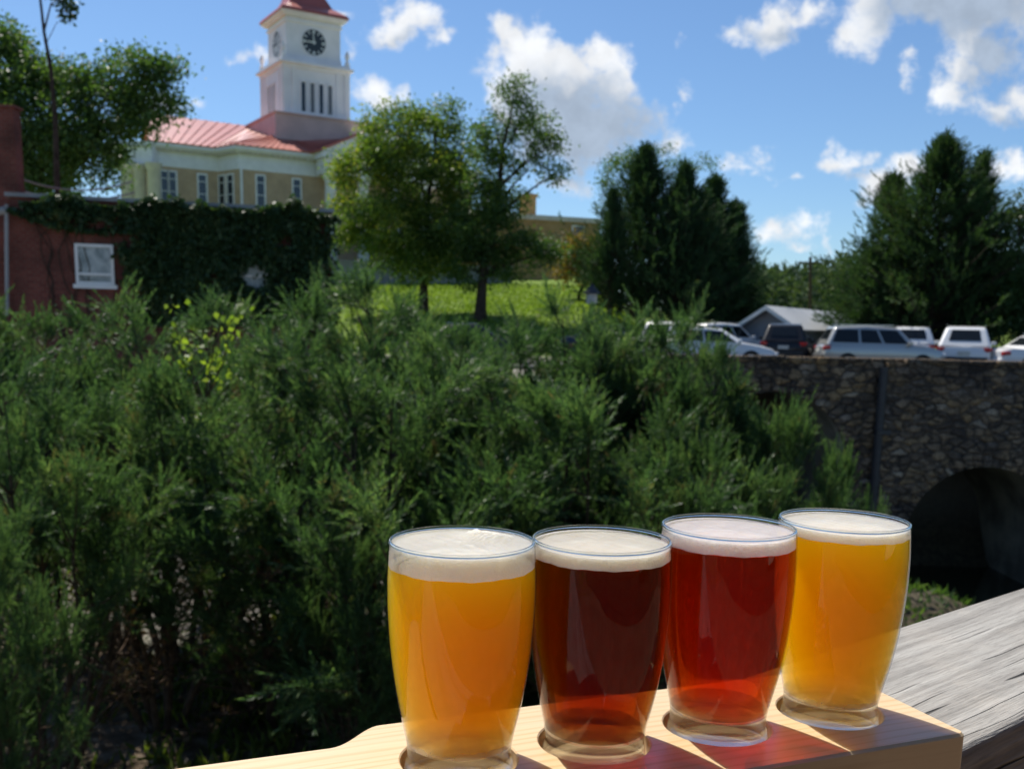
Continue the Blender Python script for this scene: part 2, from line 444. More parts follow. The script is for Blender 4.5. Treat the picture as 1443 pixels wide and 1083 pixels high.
M_VINE = leaf_mat('lime_leaf', [(0, (.11, .18, .025)), (.6, (.24, .33, .05)), (1, (.42, .46, .12))], .5, .35, .6, 3)
M_WEED = leaf_mat('weed_leaf', [(0, (.04, .07, .015)), (.6, (.12, .16, .03)), (1, (.26, .28, .07))], .4, .6, .2, 2)
M_LITTER = leaf_mat('litter_leaf', [(0, (.08, .055, .035)), (.6, (.20, .15, .10)), (1, (.42, .36, .28))], .1, .7, .3, 2)
M_FAR = leaf_mat('far_leaf', [(0, (.035, .060, .040)), (.5, (.065, .10, .055)), (1, (.11, .14, .065))], .25, .8, .1, .2)

# ------------------------------------------------------------------ stone bridge
YB = 30.0
def bx(px, Y=YB): return at(px, 650, Y).x
TOPZ = EZ - .80
ARCH = [(at(1375, 762, YB), 2.33), (at(1085, 660, YB), 2.33)]
def arch_bottom(x, gnd):
    z = gnd
    for c, r in ARCH:
        if abs(x - c.x) < r: z = max(z, c.z + math.sqrt(r * r - (x - c.x) ** 2))
    return z
bridge = thing('stone_bridge', 'rubble stone arch bridge with two round arches carrying the road past parked cars', 'bridge', (bx(1240), YB, EZ - 8))
mb = MB()
split = bx(1236)
xs = list(np.linspace(2.0, split, 40)) + [0]
xs = set(np.linspace(2.0, 46, 120).tolist() + [split])
for c, r in ARCH: xs |= set((c.x - r * np.cos(np.linspace(0, math.pi, 41))).tolist())
xs = sorted(xs)
GB = EZ - 8.6
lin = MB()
for a, b in zip(xs[:-1], xs[1:]):
    if b - a < 1e-5: continue
    m_ = (a + b) / 2
    yf = YB if m_ < split else YB - .22
    inside = any(abs(m_ - c.x) < r for c, r in ARCH)
    e = 1e-6
    za = arch_bottom(a + e, GB) if inside else GB; zb = arch_bottom(b - e, GB) if inside else GB
    mb.quad((a, yf, za), (b, yf, zb), (b, yf, TOPZ), (a, yf, TOPZ))
    mb.quad((a, YB + .5, TOPZ), (b, YB + .5, TOPZ), (b, YB + .5, TOPZ - .9), (a, YB + .5, TOPZ - .9))
    mb.quad((a, yf, TOPZ), (b, yf, TOPZ), (b, YB + .5, TOPZ), (a, YB + .5, TOPZ))
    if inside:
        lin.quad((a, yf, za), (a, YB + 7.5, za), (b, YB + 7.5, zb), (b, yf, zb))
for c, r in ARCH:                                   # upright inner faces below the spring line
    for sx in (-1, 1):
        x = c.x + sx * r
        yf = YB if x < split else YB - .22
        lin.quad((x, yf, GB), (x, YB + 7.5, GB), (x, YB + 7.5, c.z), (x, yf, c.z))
mb.quad((split, YB - .22, GB), (split, YB, GB), (split, YB, TOPZ), (split, YB - .22, TOPZ))
obj('wall', mb, M_STONE, bridge)
obj('sky_lit_arch_lining', lin, plain('stained_sky_lit_soffit', (.36, .35, .28), .85, var=.45, scale=.9), bridge)  # underside of the arches coloured paler to stand in for sky fill
mb = MB(); rr = random.Random(4)
x = 2.0
while x < 45.5:                                      # coping stones of uneven length
    w = rr.uniform(.5, 1.0); yf = YB if x < split else YB - .22
    mb.box((x + w / 2, (yf + YB + .5) / 2, TOPZ + .04 + rr.uniform(0, .03)), (w - .025, YB + .5 - yf + .1, .085 + rr.uniform(0, .03)))
    x += w
obj('coping', mb, M_STONE, bridge)
for k, (c, r) in enumerate(ARCH):                    # ring of wedge stones round each arch
    mb = MB(); n = 27
    yf = YB if c.x < split else YB - .22
    for i in range(n):
        a0 = math.pi * (i + .06) / n; a1 = math.pi * (i + .94) / n; ro = r + .34 + rr.uniform(0, .12)
        pts = [(c.x - rad * math.cos(a), c.z + rad * math.sin(a)) for a, rad in ((a0, r - .01), (a0, ro), (a1, ro), (a1, r - .01))]
        vs = [(p[0], yf - .05 - rr.uniform(0, .03), p[1]) for p in pts] + [(p[0], yf + .12, p[1]) for p in pts]
        mb.add(vs, [(0, 1, 2, 3), (7, 6, 5, 4), (0, 4, 5, 1), (1, 5, 6, 2), (2, 6, 7, 3), (3, 7, 4, 0)])
    obj('arch_ring', mb, M_STONE, bridge)
mb = MB(); px_ = bx(1232)
mb.tube([(px_, YB - .16, TOPZ - .15), (px_, YB - .16, EZ - 5.4)], .13, 10)
mb.box((px_ + .1, YB - .2, EZ - 2.85), (.42, .3, .14))
obj('drain_pipe', mb, M_DARK, bridge)

# ------------------------------------------------------------------ foliage generators (numpy; local coordinates)
def unit(a): return a / np.maximum(np.linalg.norm(a, axis=-1, keepdims=True), 1e-9)
def blades(p, d, length, width, rg, kite=.45):
    """separate pointed leaves: p (N,3) foot, d (N,3) direction"""
    n = len(p); d = unit(d)
    s = unit(np.cross(d, rg.normal(size=(n, 3))))
    length = np.broadcast_to(np.asarray(length, float), (n,))[:, None]; width = np.broadcast_to(np.asarray(width, float), (n,))[:, None]
    m = p + d * length * kite
    bend = np.cross(d, s) * length * rg.uniform(-.12, .12, (n, 1))
    return np.stack([p, m + s * width * .5 + bend, p + d * length, m - s * width * .5 + bend], 1)
def plumes(p, d, L, n, bl, bw, rg, spread=.75):
    """feathery sprays: P plumes along direction d, n blades each"""
    P = len(p); d = unit(d); L = np.broadcast_to(np.asarray(L, float), (P,))
    t = np.tile(np.linspace(.02, 1, n), (P, 1)) + rg.uniform(-.03, .03, (P, n))
    droop = rg.normal(0, .10, (P, 1, 3))
    q = p[:, None, :] + d[:, None, :] * (t * L[:, None])[..., None] + droop * (t ** 2 * L[:, None])[..., None]
    rad = rg.normal(size=(P, n, 3)); rad -= d[:, None, :] * (rad * d[:, None, :]).sum(-1, keepdims=True)
    dirs = unit(d[:, None, :] + unit(rad) * (spread * (1.15 - .8 * t))[..., None])
    ll = bl * L[:, None] * (1.1 - .55 * t) * rg.uniform(.7, 1.25, (P, n))
    ww = np.broadcast_to(bw * L[:, None], (P, n)) * rg.uniform(.7, 1.3, (P, n))
    return blades(q.reshape(-1, 3), dirs.reshape(-1, 3), ll.reshape(-1), ww.reshape(-1), rg)

def juniper(h, r, seed, n_stem=7, n_br=13, n_pl=30, nb=46, pl=.25, open_base=.40):
    """returns (foliage quads, dead twig quads, stem mesh) of a many-stemmed juniper of height h, spread r"""
    rg = np.random.default_rng(seed); mb = MB()
    pp, dd, ll, dp, ddv = [], [], [], [], []
    for s in range(n_stem):
        a = 2 * math.pi * (s + rg.uniform(-.3, .3)) / n_stem
        lean = rg.uniform(.15, .75) * r * (0.25 if s == 0 else 1.0)
        top = np.array([math.cos(a) * lean, math.sin(a) * lean, h * (1.0 if s == 0 else rg.uniform(.70, .95) * (1 - .22 * (lean / r) ** 1.5))])
        foot = np.array([math.cos(a) * .10, math.sin(a) * .10, -.15])
        ts = np.linspace(0, 1, 8)
        curve = foot + (top - foot) * ts[:, None] + np.array([math.cos(a), math.sin(a), 0]) * (np.sin(ts * math.pi) * lean * .25)[:, None] + rg.normal(0, .02, (8, 3))
        mb.tube(curve, list(.034 * (1 - ts * .85) * (h / 2.5)), 7)
        for b in range(n_br):
            t = rg.uniform(.12, 1) ** .85
            i = min(int(t * 7), 6); f = t * 7 - i
            o = curve[i] * (1 - f) + curve[i + 1] * f
            az = a + rg.normal(0, 1.1) if rg.random() < .75 else rg.uniform(0, 2 * math.pi)
            el = rg.uniform(.05, .9) + .35 * t
            bd = np.array([math.cos(az) * math.cos(el), math.sin(az) * math.cos(el), math.sin(el)])
            bl_ = (.22 + .70 * (1 - t) ** .6) * r * rg.uniform(.55, 1.15)
            tip = o + bd * bl_
            mb.tube([o, o + bd * bl_ * .5 + np.array([0, 0, -.03]), tip], [.010, .007, .003], 4)
            live = tip[2] / h > open_base * rg.uniform(.75, 1.25) and rg.random() > .07
            for k in range(n_pl):
                u_ = (rg.uniform(.45, .8) if k % 4 == 1 else rg.uniform(.82, 1.02)) if k else 1.0
                q = o + bd * bl_ * u_ + rg.normal(0, .032, 3) * r
                dirn = bd * .75 + rg.normal(0, .55, 3) + np.array([0, 0, .25])
                if live: pp.append(q); dd.append(dirn); ll.append(pl * rg.uniform(.6, 1.2) * (1.15 if k == 0 else 1))
                elif rg.random() < .30: dp.append(q); ddv.append(dirn)
        for k in range(10):                                        # leader tips
            q = curve[-1] + rg.normal(0, .05, 3) * np.array([1, 1, .5]); pp.append(q - np.array([0, 0, .04 * k])); dd.append(rg.normal(0, .5, 3) + np.array([0, 0, .9])); ll.append(pl * rg.uniform(.7, 1.1))
    fol = plumes(np.array(pp), np.array(dd), np.array(ll), nb, .26, .026, rg, .66)
    dead = plumes(np.array(dp), np.array(ddv), pl * .7, 12, .34, .03, rg, .9) if dp else np.zeros((1, 4, 3))
    return fol, dead, mb

def conifer(h, r, seed, n_br=150, n_pl=9, nb=16, pl=.075, up=.35, lo=.04, shape=.75, gap=0.0):
    """single-stemmed cedar or pine of height h and radius r"""
    rg = np.random.default_rng(seed); mb = MB()
    mb.tube([(0, 0, -.5), (0, 0, h * .5), (0, 0, h * .98)], [h * .022, h * .014, h * .002], 8)
    pp, dd, ll = [], [], []
    sect = rg.uniform(.72, 1.15, 24)
    for b in range(n_br):
        t = lo + (1 - lo) * (b + rg.uniform(0, 1)) / n_br
        az = rg.uniform(0, 2 * math.pi)
        prof = min(1, (t - lo) / .10 + .55) * (1 - t) ** shape
        bl_ = r * max(prof, .035) * rg.uniform(.65, 1.12) * sect[int(az / 6.2832 * 24) % 24]
        if gap and rg.random() < gap: bl_ *= .55
        el = up + .55 * t + rg.normal(0, .12)
        o = np.array([0, 0, t * h])
        bd = np.array([math.cos(az) * math.cos(el), math.sin(az) * math.cos(el), math.sin(el)])
        mb.tube([o, o + bd * bl_], [h * .004 * (1.1 - t), h * .001], 4)
        for k in range(n_pl):
            u_ = rg.uniform(.3, 1) if k else 1.0
            pp.append(o + bd * bl_ * u_ + rg.normal(0, .018, 3) * h * .6)
            dd.append(bd + rg.normal(0, .42, 3) + np.array([0, 0, .35])); ll.append(pl * h * rg.uniform(.6, 1.2) * (.65 + .35 * (1 - t)))
    for k in range(14):
        pp.append(np.array([0, 0, h * (.93 + .005 * k)])); dd.append(rg.normal(0, .3, 3) + np.array([0, 0, 1])); ll.append(pl * h * .7)
    fol = plumes(np.array(pp), np.array(dd), np.array(ll), nb, .36, .075, rg, .7)
    return fol, mb

def broadleaf(base, lobes, seed, leaf=.16, n_leaf=34, n_cl=26, trunk_r=.2, fork=.35, trunk_top=None):
    """lobes: list of (centre, radius, density) world; leaf clumps on the shells and inside of the lobes.
    returns leaves and wood in coordinates local to base"""
    rg = np.random.default_rng(seed); mb = MB()
    base = np.array(base, float)
    cen = np.array([np.array(c) - base for c, r, d in lobes])
    topc = cen[np.argmax(cen[:, 2])] if trunk_top is None else np.array(trunk_top) - base
    ts = np.linspace(0, 1, 9)
    wob = rg.normal(0, .012, (9, 3)) * topc[2]; wob[0] = 0; wob[:, 2] = 0
    trunk = np.outer(ts, topc) * np.array([1, 1, 1]) + wob
    trunk[:, :2] *= (ts ** 1.3)[:, None] / np.maximum(ts, 1e-6)[:, None] * 1.0 if True else 1
    trunk[0] = (0, 0, -.4)
    mb.tube(trunk, [trunk_r * (1.25 if i == 0 else 1) * (1 - .88 * t) for i, t in enumerate(ts)], 9)
    P, D = [], []
    for (c, r, dens) in lobes:
        c = np.array(c) - base
        zt = np.clip((c[2] - .8 * r - np.linalg.norm(c[:2]) * .5) / max(topc[2], .1), fork * .8, .93)
        i = min(int(zt * 8), 7); f = zt * 8 - i
        o = trunk[i] * (1 - f) + trunk[i + 1] * f
        mid = o * .45 + c * .55 + np.array([0, 0, .12]) * r
        mb.tube([o, mid, c], [trunk_r * .42 * (1 - .6 * zt), trunk_r * .26 * (1 - .6 * zt), trunk_r * .1], 6)
        n = max(3, int(n_cl * dens * (r ** 2)))
        dirs = unit(rg.normal(size=(n, 3)))
        rad = r * rg.uniform(.35, 1.0, n) ** .55
        q = c + dirs * rad[:, None] * np.array([1.08, 1.08, .8])
        for k in range(n):
            if rg.random() < .5: mb.tube([c + (q[k] - c) * .05, (c + q[k]) / 2 + rg.normal(0, .04, 3) * r, q[k]], [trunk_r * .07, trunk_r * .045, trunk_r * .02], 3)
        P.append(q); D.append(dirs)
    P = np.concatenate(P); D = np.concatenate(D)
    sz = leaf * 2.0
    pts = np.repeat(P, n_leaf, 0) + rg.normal(0, 1, (len(P) * n_leaf, 3)) * sz * np.array([1, 1, .7])
    dirs = np.repeat(D, n_leaf, 0) * .5 + rg.normal(0, .8, (len(pts), 3)) + np.array([0, 0, -.25])
    return blades(pts, dirs, leaf * rg.uniform(.7, 1.3, len(pts)), leaf * .62 * rg.uniform(.7, 1.2, len(pts)), rg, .5), mb

# ------------------------------------------------------------------ juniper thicket below the rail
protos = []
JK = [(3.0, 1.35, 11), (2.6, 1.25, 23), (2.2, 1.15, 37), (2.9, 1.05, 51)]
JG = 'green feathery juniper shrubs in the thicket on the bank'
# x pixel of the stem, pixel of the highest tip, distance, prototype, turn
JS = [
 (-60, 415, 7.4, 0, .4, 'feathery juniper shrub at the left end of the thicket, below the grey downpipe'),
 (150, 398, 8.2, 3, 1.1, 'juniper shrub with a pointed tip rising below the white sash window'),
 (300, 405, 9.0, 0, 2.2, 'juniper shrub directly behind the lime-leaved climber'),
 (455, 380, 8.2, 3, 3.0, 'juniper shrub with the tall pointed tip before the ivy wall corner'),
 (548, 372, 8.4, 0, 3.9, 'tall juniper shrub covering the foot of the yellowing tree'),
 (640, 470, 8.8, 1, 4.4, 'juniper shrub left of the grass bank with the lone dark tree trunk'),
 (70, 432, 7.7, 0, 5.1, 'juniper shrub in front of the bare brick corner, left of the white sash window'),
 (232, 436, 8.0, 1, 3.9, 'juniper shrub left of the lime-leaved climber'),
 (385, 428, 8.7, 0, .8, 'juniper shrub before the small half-hidden window in the ivy'),
 (655, 448, 7.7, 0, 4.8, 'juniper shrub between the grass bank and the dark brown beer'),
 (600, 418, 8.9, 0, 2.9, 'juniper shrub below the trunk of the yellowing tree'),
 (690, 452, 8.2, 1, .6, 'juniper shrub in front of the black car by the grass bank'),
 (742, 436, 8.7, 3, 3.6, 'slim juniper shrub between the black car and the lantern post'),
 (845, 452, 7.8, 0, 1.9, 'juniper shrub in front of the dark blue saloon'),
 (915, 446, 8.3, 1, 4.1, 'juniper shrub in front of the farthest left white car'),
 (1010, 470, 7.9, 0, 5.2, 'juniper shrub just right of the pointed tip before the white saloon'),
 (790, 402, 8.4, 3, 5.1, 'juniper shrub with a pointed tip in front of the sunny grass bank'),
 (880, 428, 8.6, 1, .9, 'juniper shrub in front of the dark cedar clump'),
 (972, 416, 8.0, 3, 1.7, 'juniper shrub whose pointed tip rises before the white parked cars'),
 (988, 436, 8.3, 0, 3.3, 'juniper shrub covering the rear of the white saloon'),
 (1050, 512, 7.6, 1, 2.5, 'juniper shrub hiding the left end of the stone bridge'),
 (1118, 566, 7.4, 2, 3.3, 'juniper shrub at the right end of the thicket by the bridge arch'),
 (1195, 618, 7.6, 2, 3.0, 'low juniper shrub reaching out furthest right against the bridge pier'),
 (20, 480, 5.7, 1, 4.6, 'large juniper shrub closest to the left edge of the photo, in shade below'),
 (210, 500, 6.4, 1, 5.5, 'juniper shrub with bare brown stems showing above leaf litter'),
 (380, 452, 6.7, 1, .2, 'juniper shrub in the middle of the thicket under the ivy wall'),
 (540, 500, 6.5, 2, 1.3, 'juniper shrub above and behind the left pale beer'),
 (705, 490, 7.2, 1, 2.1, 'juniper shrub above and behind the dark brown beer'),
 (840, 530, 6.8, 2, 2.9, 'juniper shrub in shade above the gap between dark and red beers'),
 (960, 560, 6.8, 1, 3.7, 'juniper shrub above and behind the red beer'),
 (-40, 700, 4.6, 2, 1.0, 'low dark juniper shrub in the bottom left corner'),
 (500, 745, 5.8, 2, 4.0, 'low juniper shrub just left of the first pale beer'),
 (1080, 660, 6.9, 2, 5.0, 'low juniper shrub behind the right pale beer'),
]
WID = {-40: .5, 500: .55, 20: .8, 210: .85, 988: .6, 600: 1.0, 742: .85, 845: .9, 915: .7, 1010: .62, 1195: .36, 1118: .5, 1050: .62, 1080: .45, 972: .72, 960: .72, 880: .8, 640: .85, 705: .85, 790: .85, 455: .95, 548: 1.0}
def make_juniper(k):
    h, r, seed = JK[k]
    root = thing('juniper_shrub', None, 'shrub')
    fol, dead, mb = juniper(h, r, seed, open_base=.15 if k == 2 else .47)
    quads_obj('foliage', fol, M_JUN, root)
    if len(dead) > 1200: quads_obj('dead_twigs', dead, M_DEAD, root)
    obj('stems', mb, M_BARK2, root, world=False)
    JTOP[k] = float(np.percentile(fol[:, :, 2], 99.93))
    return root
JTOP = {}
proto = {}
for (px, py, Y, k, rz, lab) in JS:
    if k not in proto: o = proto[k] = make_juniper(k)
    else: o = copy_tree(proto[k])
    tip = at(px, py, Y); g = gzf(tip.x, Y)
    s = (tip.z - g) / JTOP[k]
    w = min(max(s, .75), 1.1) * WID.get(px, 1.0)
    o.location = (tip.x, Y, g); o.rotation_euler = (0, 0, rz); o.scale = (w, w, s)
    tag(o, lab, 'shrub', JG)

# lime-leaved climber on top of the thicket
root = thing('climbing_vine', 'lime green climber with shiny broad leaves on top of the juniper thicket', 'vine', at(285, 560, 6.3))
rg = np.random.default_rng(5); mb = MB(); pts = []
for (x0, y0, x1, y1) in ((285, 560, 240, 418), (285, 560, 262, 450), (290, 560, 300, 440), (295, 560, 345, 425), (290, 560, 325, 470), (280, 560, 250, 500), (290, 560, 310, 505)):
    a = np.array(at(x0, y0, 6.3)); b = np.array(at(x1, y1, 6.2 + rg.uniform(-.2, .2))); m_ = (a + b) / 2 + rg.normal(0, .03, 3)
    mb.tube([a, m_, b], [.006, .005, .002], 5)
    for t in np.linspace(.4, 1, 24):
        pts.append(a * (1 - t) ** 2 + 2 * m_ * t * (1 - t) + b * t * t + rg.normal(0, .035, 3))
obj('stem', mb, M_BARK2, root)
pts = np.array(pts) - np.array(root.location)
quads_obj('leaves', blades(pts, rg.normal(0, 1, (len(pts), 3)) + np.array([0, 0, -.5]), rg.uniform(.035, .06, len(pts)), rg.uniform(.03, .045, len(pts)), rg, .4), M_VINE, root)

# weeds and leaf litter under and behind the thicket
rg = np.random.default_rng(9)
n = 9000
x = rg.uniform(-6.5, 4.2, n); y = 4.5 + 12 * rg.random(n) ** 1.3; keep = rg.random(n) < np.clip(np.sin(x * 2.3 + 1.2 * np.sin(y * 1.9)) * .7 + .35, .02, 1)
x, y = x[keep], y[keep]; n = len(x)
p = np.stack([x, y, gz(x, y)], 1)
p = np.repeat(p, 5, 0) + rg.normal(0, .05, (n * 5, 3)) * np.array([1, 1, .2])
tag(quads_obj('undergrowth', blades(p, rg.normal(0, .6, (n * 5, 3)) + np.array([0, 0, .8]), rg.uniform(.06, .20, n * 5), rg.uniform(.015, .04, n * 5), rg), M_WEED), 'yellow green weeds growing on the bank beneath the juniper stems', 'weeds', kind='stuff')
n = 16000
x = rg.uniform(-7.5, 4.5, n); y = rg.uniform(4.0, 15, n)
p = np.stack([x, y, gz(x, y) + .015 + rg.uniform(0, .03, n)], 1)
tag(quads_obj('leaf_litter', blades(p, rg.normal(0, 1, (n, 3)) * np.array([1, 1, .35]), rg.uniform(.04, .10, n), rg.uniform(.02, .05, n), rg), M_LITTER), 'pale dry leaf litter lying on the ground under the junipers', 'leaf litter', kind='stuff')
n = 1100
x = rg.normal(9.9, 1.5, n); y = rg.normal(25.0, 1.6, n)
p = np.stack([x, y, gz(x, y)], 1)
tag(quads_obj('creek_bank_weeds', blades(p, rg.normal(0, .5, (n, 3)) + np.array([0, 0, .8]), rg.uniform(.10, .38, n), rg.uniform(.04, .10, n), rg), M_LEAFG), 'green weeds on the creek bank at the foot of the bridge arch', 'weeds', kind='stuff')
n = 26000
x = rg.uniform(-14, 7, n); y = rg.uniform(42.5, 68, n)
p = np.stack([x, y, gz(x, y) - .01], 1)
M_LAWN = leaf_mat('lawn_blade', [(0, (.09, .15, .022)), (.5, (.17, .25, .036)), (1, (.28, .35, .07))], .45, .6, .2, .3)
tag(quads_obj('lawn_grass', blades(p, rg.normal(0, .4, (n, 3)) + np.array([0, 0, .8]), rg.uniform(.10, .22, n), rg.uniform(.05, .1, n), rg), M_LAWN), 'bright mown grass on the slope below the courthouse', 'grass', kind='stuff')

# ------------------------------------------------------------------ trees
def lob(L, Y, k=.84):
    """(px, py, radius px, depth offset m, density) -> world lobes"""
    r = []
    for (px, py, rp, dy, d) in L:
        r.append((np.array(at(px, py, Y + dy)), rp / F * Y * k, d))
    return r
def tree(name, label, bpx, bpy_, Y, lobes, m, seed, leaf=.17, trunk_r=.22, group=None, fork=.3, n_cl=15, n_leaf=120, top=None):
    b = at(bpx, bpy_, Y)
    g = gzf(b.x, b.y); b.z = min(b.z, g + .3) if bpy_ is not None else g
    b.z = g
    root = thing(name, label, 'tree', b, group=group)
    lv, mb = broadleaf(b, lob(lobes, Y), seed, leaf, n_leaf, n_cl, trunk_r, fork, None if top is None else at(top[0], top[1], Y))
    quads_obj('crown', lv, m, root)
    obj('trunk', mb, M_BARK, root, world=False, smooth_=True)
    return root

tree('yellowing_tree', 'broad leafy tree turning yellow beside the courthouse portico', 597, 430, 51,
     [(560, 190, 55, 0, 1), (612, 172, 42, 1, 1), (520, 240, 50, -1, 1), (590, 250, 70, 0, 1), (640, 230, 45, 1, .9), (498, 300, 36, 0, .9), (550, 320, 60, -1, 1),
      (620, 320, 55, 0, 1), (505, 340, 32, 0, .7), (590, 370, 45, -1, .9), (630, 370, 30, 0, .8), (545, 365, 34, 0, .8), (478, 330, 18, 0, .6), (660, 290, 40, 1, .8)],
     M_LEAFY, 3, .17, .24)
tree('maple_tree', 'dark green open-crowned tree with its trunk standing on the sunny grass bank', 676, 445, 49,
     [(725, 130, 26, 0, .8), (742, 165, 32, 0, .8), (700, 185, 34, 0, .75), (765, 205, 26, 0, .7), (782, 200, 14, 0, .6), (705, 240, 42, 0, .85), (746, 238, 24, 0, .7),
      (782, 244, 13, 0, .6), (680, 290, 48, 0, 1), (715, 290, 30, 0, .85), (650, 330, 46, 0, 1), (700, 340, 48, 0, 1), (745, 345, 28, 0, 1), (776, 352, 20, 0, .9), (660, 380, 34, 0, .9), (712, 375, 30, 0, .8), (670, 200, 22, 0, .6), (755, 360, 26, 0, .9)],
     M_LEAFG, 8, .16, .27, fork=.25)
tree('autumn_tree', 'small rust-tinged tree against the ochre brick building', 815, 420, 60,
     [(812, 350, 26, 0, .9), (835, 365, 22, 0, .9), (800, 375, 22, 0, .8), (828, 392, 24, 0, .9), (850, 350, 14, 0, .8)], M_RUST, 14, .18, .12)
tree('oak_tree', 'tall dense green tree rising behind the red brick building', 90, 330, 40,
     [(180, 105, 45, 0, 1), (225, 100, 32, 0, .9), (245, 95, 18, 0, .7), (140, 120, 36, 0, .9), (160, 165, 58, 0, 1), (215, 150, 36, 0, .9), (100, 180, 58, 0, 1), (40, 180, 55, 0, 1), (55, 130, 45, 1, .9),
      (20, 110, 46, 1, .9), (-20, 130, 55, 1, .9), (12, 66, 36, 2, .9), (40, 80, 30, 2, .8), (-10, 60, 40, 2, .9), (58, 110, 30, 1, .8), (122, 222, 54, 0, 1), (60, 235, 60, 0, 1), (168, 200, 26, 0, .9), (10, 235, 50, 0, 1), (95, 105, 30, 0, .7)],
     M_LEAFG, 21, .17, .32)
# slim tree with one leafy sprig high up
b = at(80, 300, 30); b.z = gzf(b.x, b.y)
root = thing('slender_tree', 'thin bare leaning trunk with a sprig of leaves at the top edge of the photo', 'tree', b)
mb = MB()
mb.tube([b, at(80, 250, 30), at(78, 170, 30), at(72, 100, 30), at(62, 45, 30), at(56, -8, 30), at(62, -40, 30)], [.12, .09, .075, .06, .045, .035, .02], 8)
mb.tube([at(62, 45, 30), at(72, 5, 30), at(92, 2, 30)], [.03, .02, .01], 5)
mb.tube([at(66, 60, 30), at(80, 32, 30), at(95, 28, 30)], [.012, .009, .005], 5)
obj('trunk', mb, M_BARK, root)
rg = np.random.default_rng(2)
P_ = np.concatenate([np.array(at(x, y, 30)) + rg.normal(0, .11, (70, 3)) for x, y in ((88, 0), (100, 8), (78, -8), (95, 22), (62, -30))]) - np.array(b)
quads_obj('crown', blades(P_, rg.normal(0, 1, P_.shape), .16, .09, rg), M_LEAFD, root)

def conif(name, label, px, top, Y, wpx, seed, m, base=None, group=None, cat='tree', wide=1.35, **kw):
    t_ = at(px, top, Y); g = gzf(t_.x, Y) if base is None else base
    h = t_.z - g; r = wpx / 2 / F * Y * wide
    root = thing(name, label, cat, (t_.x, Y, g), group=group)
    fol, mb = conifer(h, r, seed, **kw)
    fol[:, :, 2] *= h / float(np.percentile(fol[:, :, 2], 99.97))
    quads_obj('crown', fol, m, root)
    obj('trunk', mb, M_BARK, root, world=False)
    return root
CG = 'dark cedars in the clump beyond the car park'
conif('cedar_tree', 'tallest dark cedar spire of the clump behind the white parked cars', 911, 200, 54, 150, 1, M_CEDAR, group=CG, wide=2.1, n_br=430, up=.6, shape=.95, pl=.085)
conif('cedar_tree', 'dark cedar just right of the tallest spire in the clump', 966, 226, 53, 120, 2, M_CEDAR, group=CG, wide=2.2, n_br=420, up=.6, shape=.9, pl=.085)
conif('cedar_tree', 'dark cedar third from left in the clump', 1008, 244, 55, 110, 3, M_CEDAR, group=CG, wide=2.2, n_br=420, up=.6, shape=.9, pl=.085)
conif('cedar_tree', 'dark cedar at the right end of the clump, next to the grey gabled building', 1038, 280, 55.5, 84, 4, M_CEDAR, group=CG, wide=1.45, n_br=380, up=.5, shape=.6, pl=.09)
conif('cedar_tree', 'dark cedar at the left end of the clump, beside the ochre building', 866, 262, 52, 90, 5, M_CEDAR, group=CG, wide=1.25, n_br=300, up=.7, shape=.5)
tree('willowy_tree', 'feathery lighter green tree peeping out behind the left of the cedar clump', 872, 440, 58,
     [(866, 235, 22, 0, .8), (856, 265, 18, 0, .7), (880, 225, 24, 0, .7), (862, 300, 22, 0, .8), (985, 235, 20, 0, .6), (940, 225, 22, 0, .6)], M_LEAFG, 31, .13, .15)
conif('pine_tree', 'largest dark pine on the right, above the white rear-facing car', 1335, 186, 48, 250, 6, M_PINE, wide=1.55, n_br=520, up=.32, shape=.85, gap=.2, pl=.085)
conif('pine_tree', 'dark pine leaning into the left side of the largest pine', 1262, 240, 50, 150, 7, M_PINE, wide=1.5, n_br=330, up=.3, shape=.8, gap=.2, pl=.085)
conif('pine_tree', 'dark pine with a second spire just right of the largest pine', 1388, 208, 49, 120, 8, M_PINE, wide=1.5, n_br=300, up=.45, shape=.8, gap=.3, pl=.08)
conif('pine_tree', 'low spreading dark pine on the left foot of the right-hand group, by the grey roof', 1232, 345, 47, 80, 9, M_PINE, wide=1.0, n_br=240, up=.2, shape=.5, pl=.1)
tree('wispy_tree', 'dark wispy tree cut off by the right edge of the photo', 1440, 490, 46,
     [(1430, 290, 22, 0, .7), (1450, 320, 40, 0, .9), (1425, 370, 40, 0, 1), (1460, 400, 50, 0, 1), (1415, 420, 36, 0, 1), (1405, 330, 22, 0, .7), (1440, 450, 44, 0, 1), (1395, 460, 30, 0, 1), (1350, 450, 40, 3, 1), (1300, 455, 40, 3, 1)], M_LEAFD, 33, .16, .2)
# far wood: one mass of distant crowns
rg = np.random.default_rng(12); V = []
for k in range(95):
    px = rg.uniform(1000, 1480) if k < 55 else rg.uniform(-200, 1700); Y = rg.uniform(130, 175)
    py = 366 + 14 * math.sin(px * .035) + rg.uniform(0, 34) if k < 55 else rg.uniform(385, 430)
    c = np.array(at(px, py, Y)); r = rg.uniform(3.0, 5.2)
    n = 420
    d = unit(rg.normal(size=(n, 3))); q = c + np.array([0, 0, -r]) + d * (r * rg.uniform(.5, 1, n) ** .5)[:, None] * np.array([1, 1, 1.2])
    V.append(blades(q, d + rg.normal(0, .7, (n, 3)), rg.uniform(.6, 1.2, n), rg.uniform(.4, .7, n), rg))
    n = 160; q = c + np.stack([rg.normal(0, r * .7, n), rg.normal(0, r * .7, n), -rg.uniform(1.5 * r, 3.6 * r, n)], 1)
    V.append(blades(q, rg.normal(0, 1, (n, 3)), rg.uniform(.9, 1.6, n), rg.uniform(.6, 1.0, n), rg))
tag(quads_obj('distant_wood', np.concatenate(V), M_FAR), 'soft green far-off wood closing the view beyond the car park', 'wood', kind='stuff')

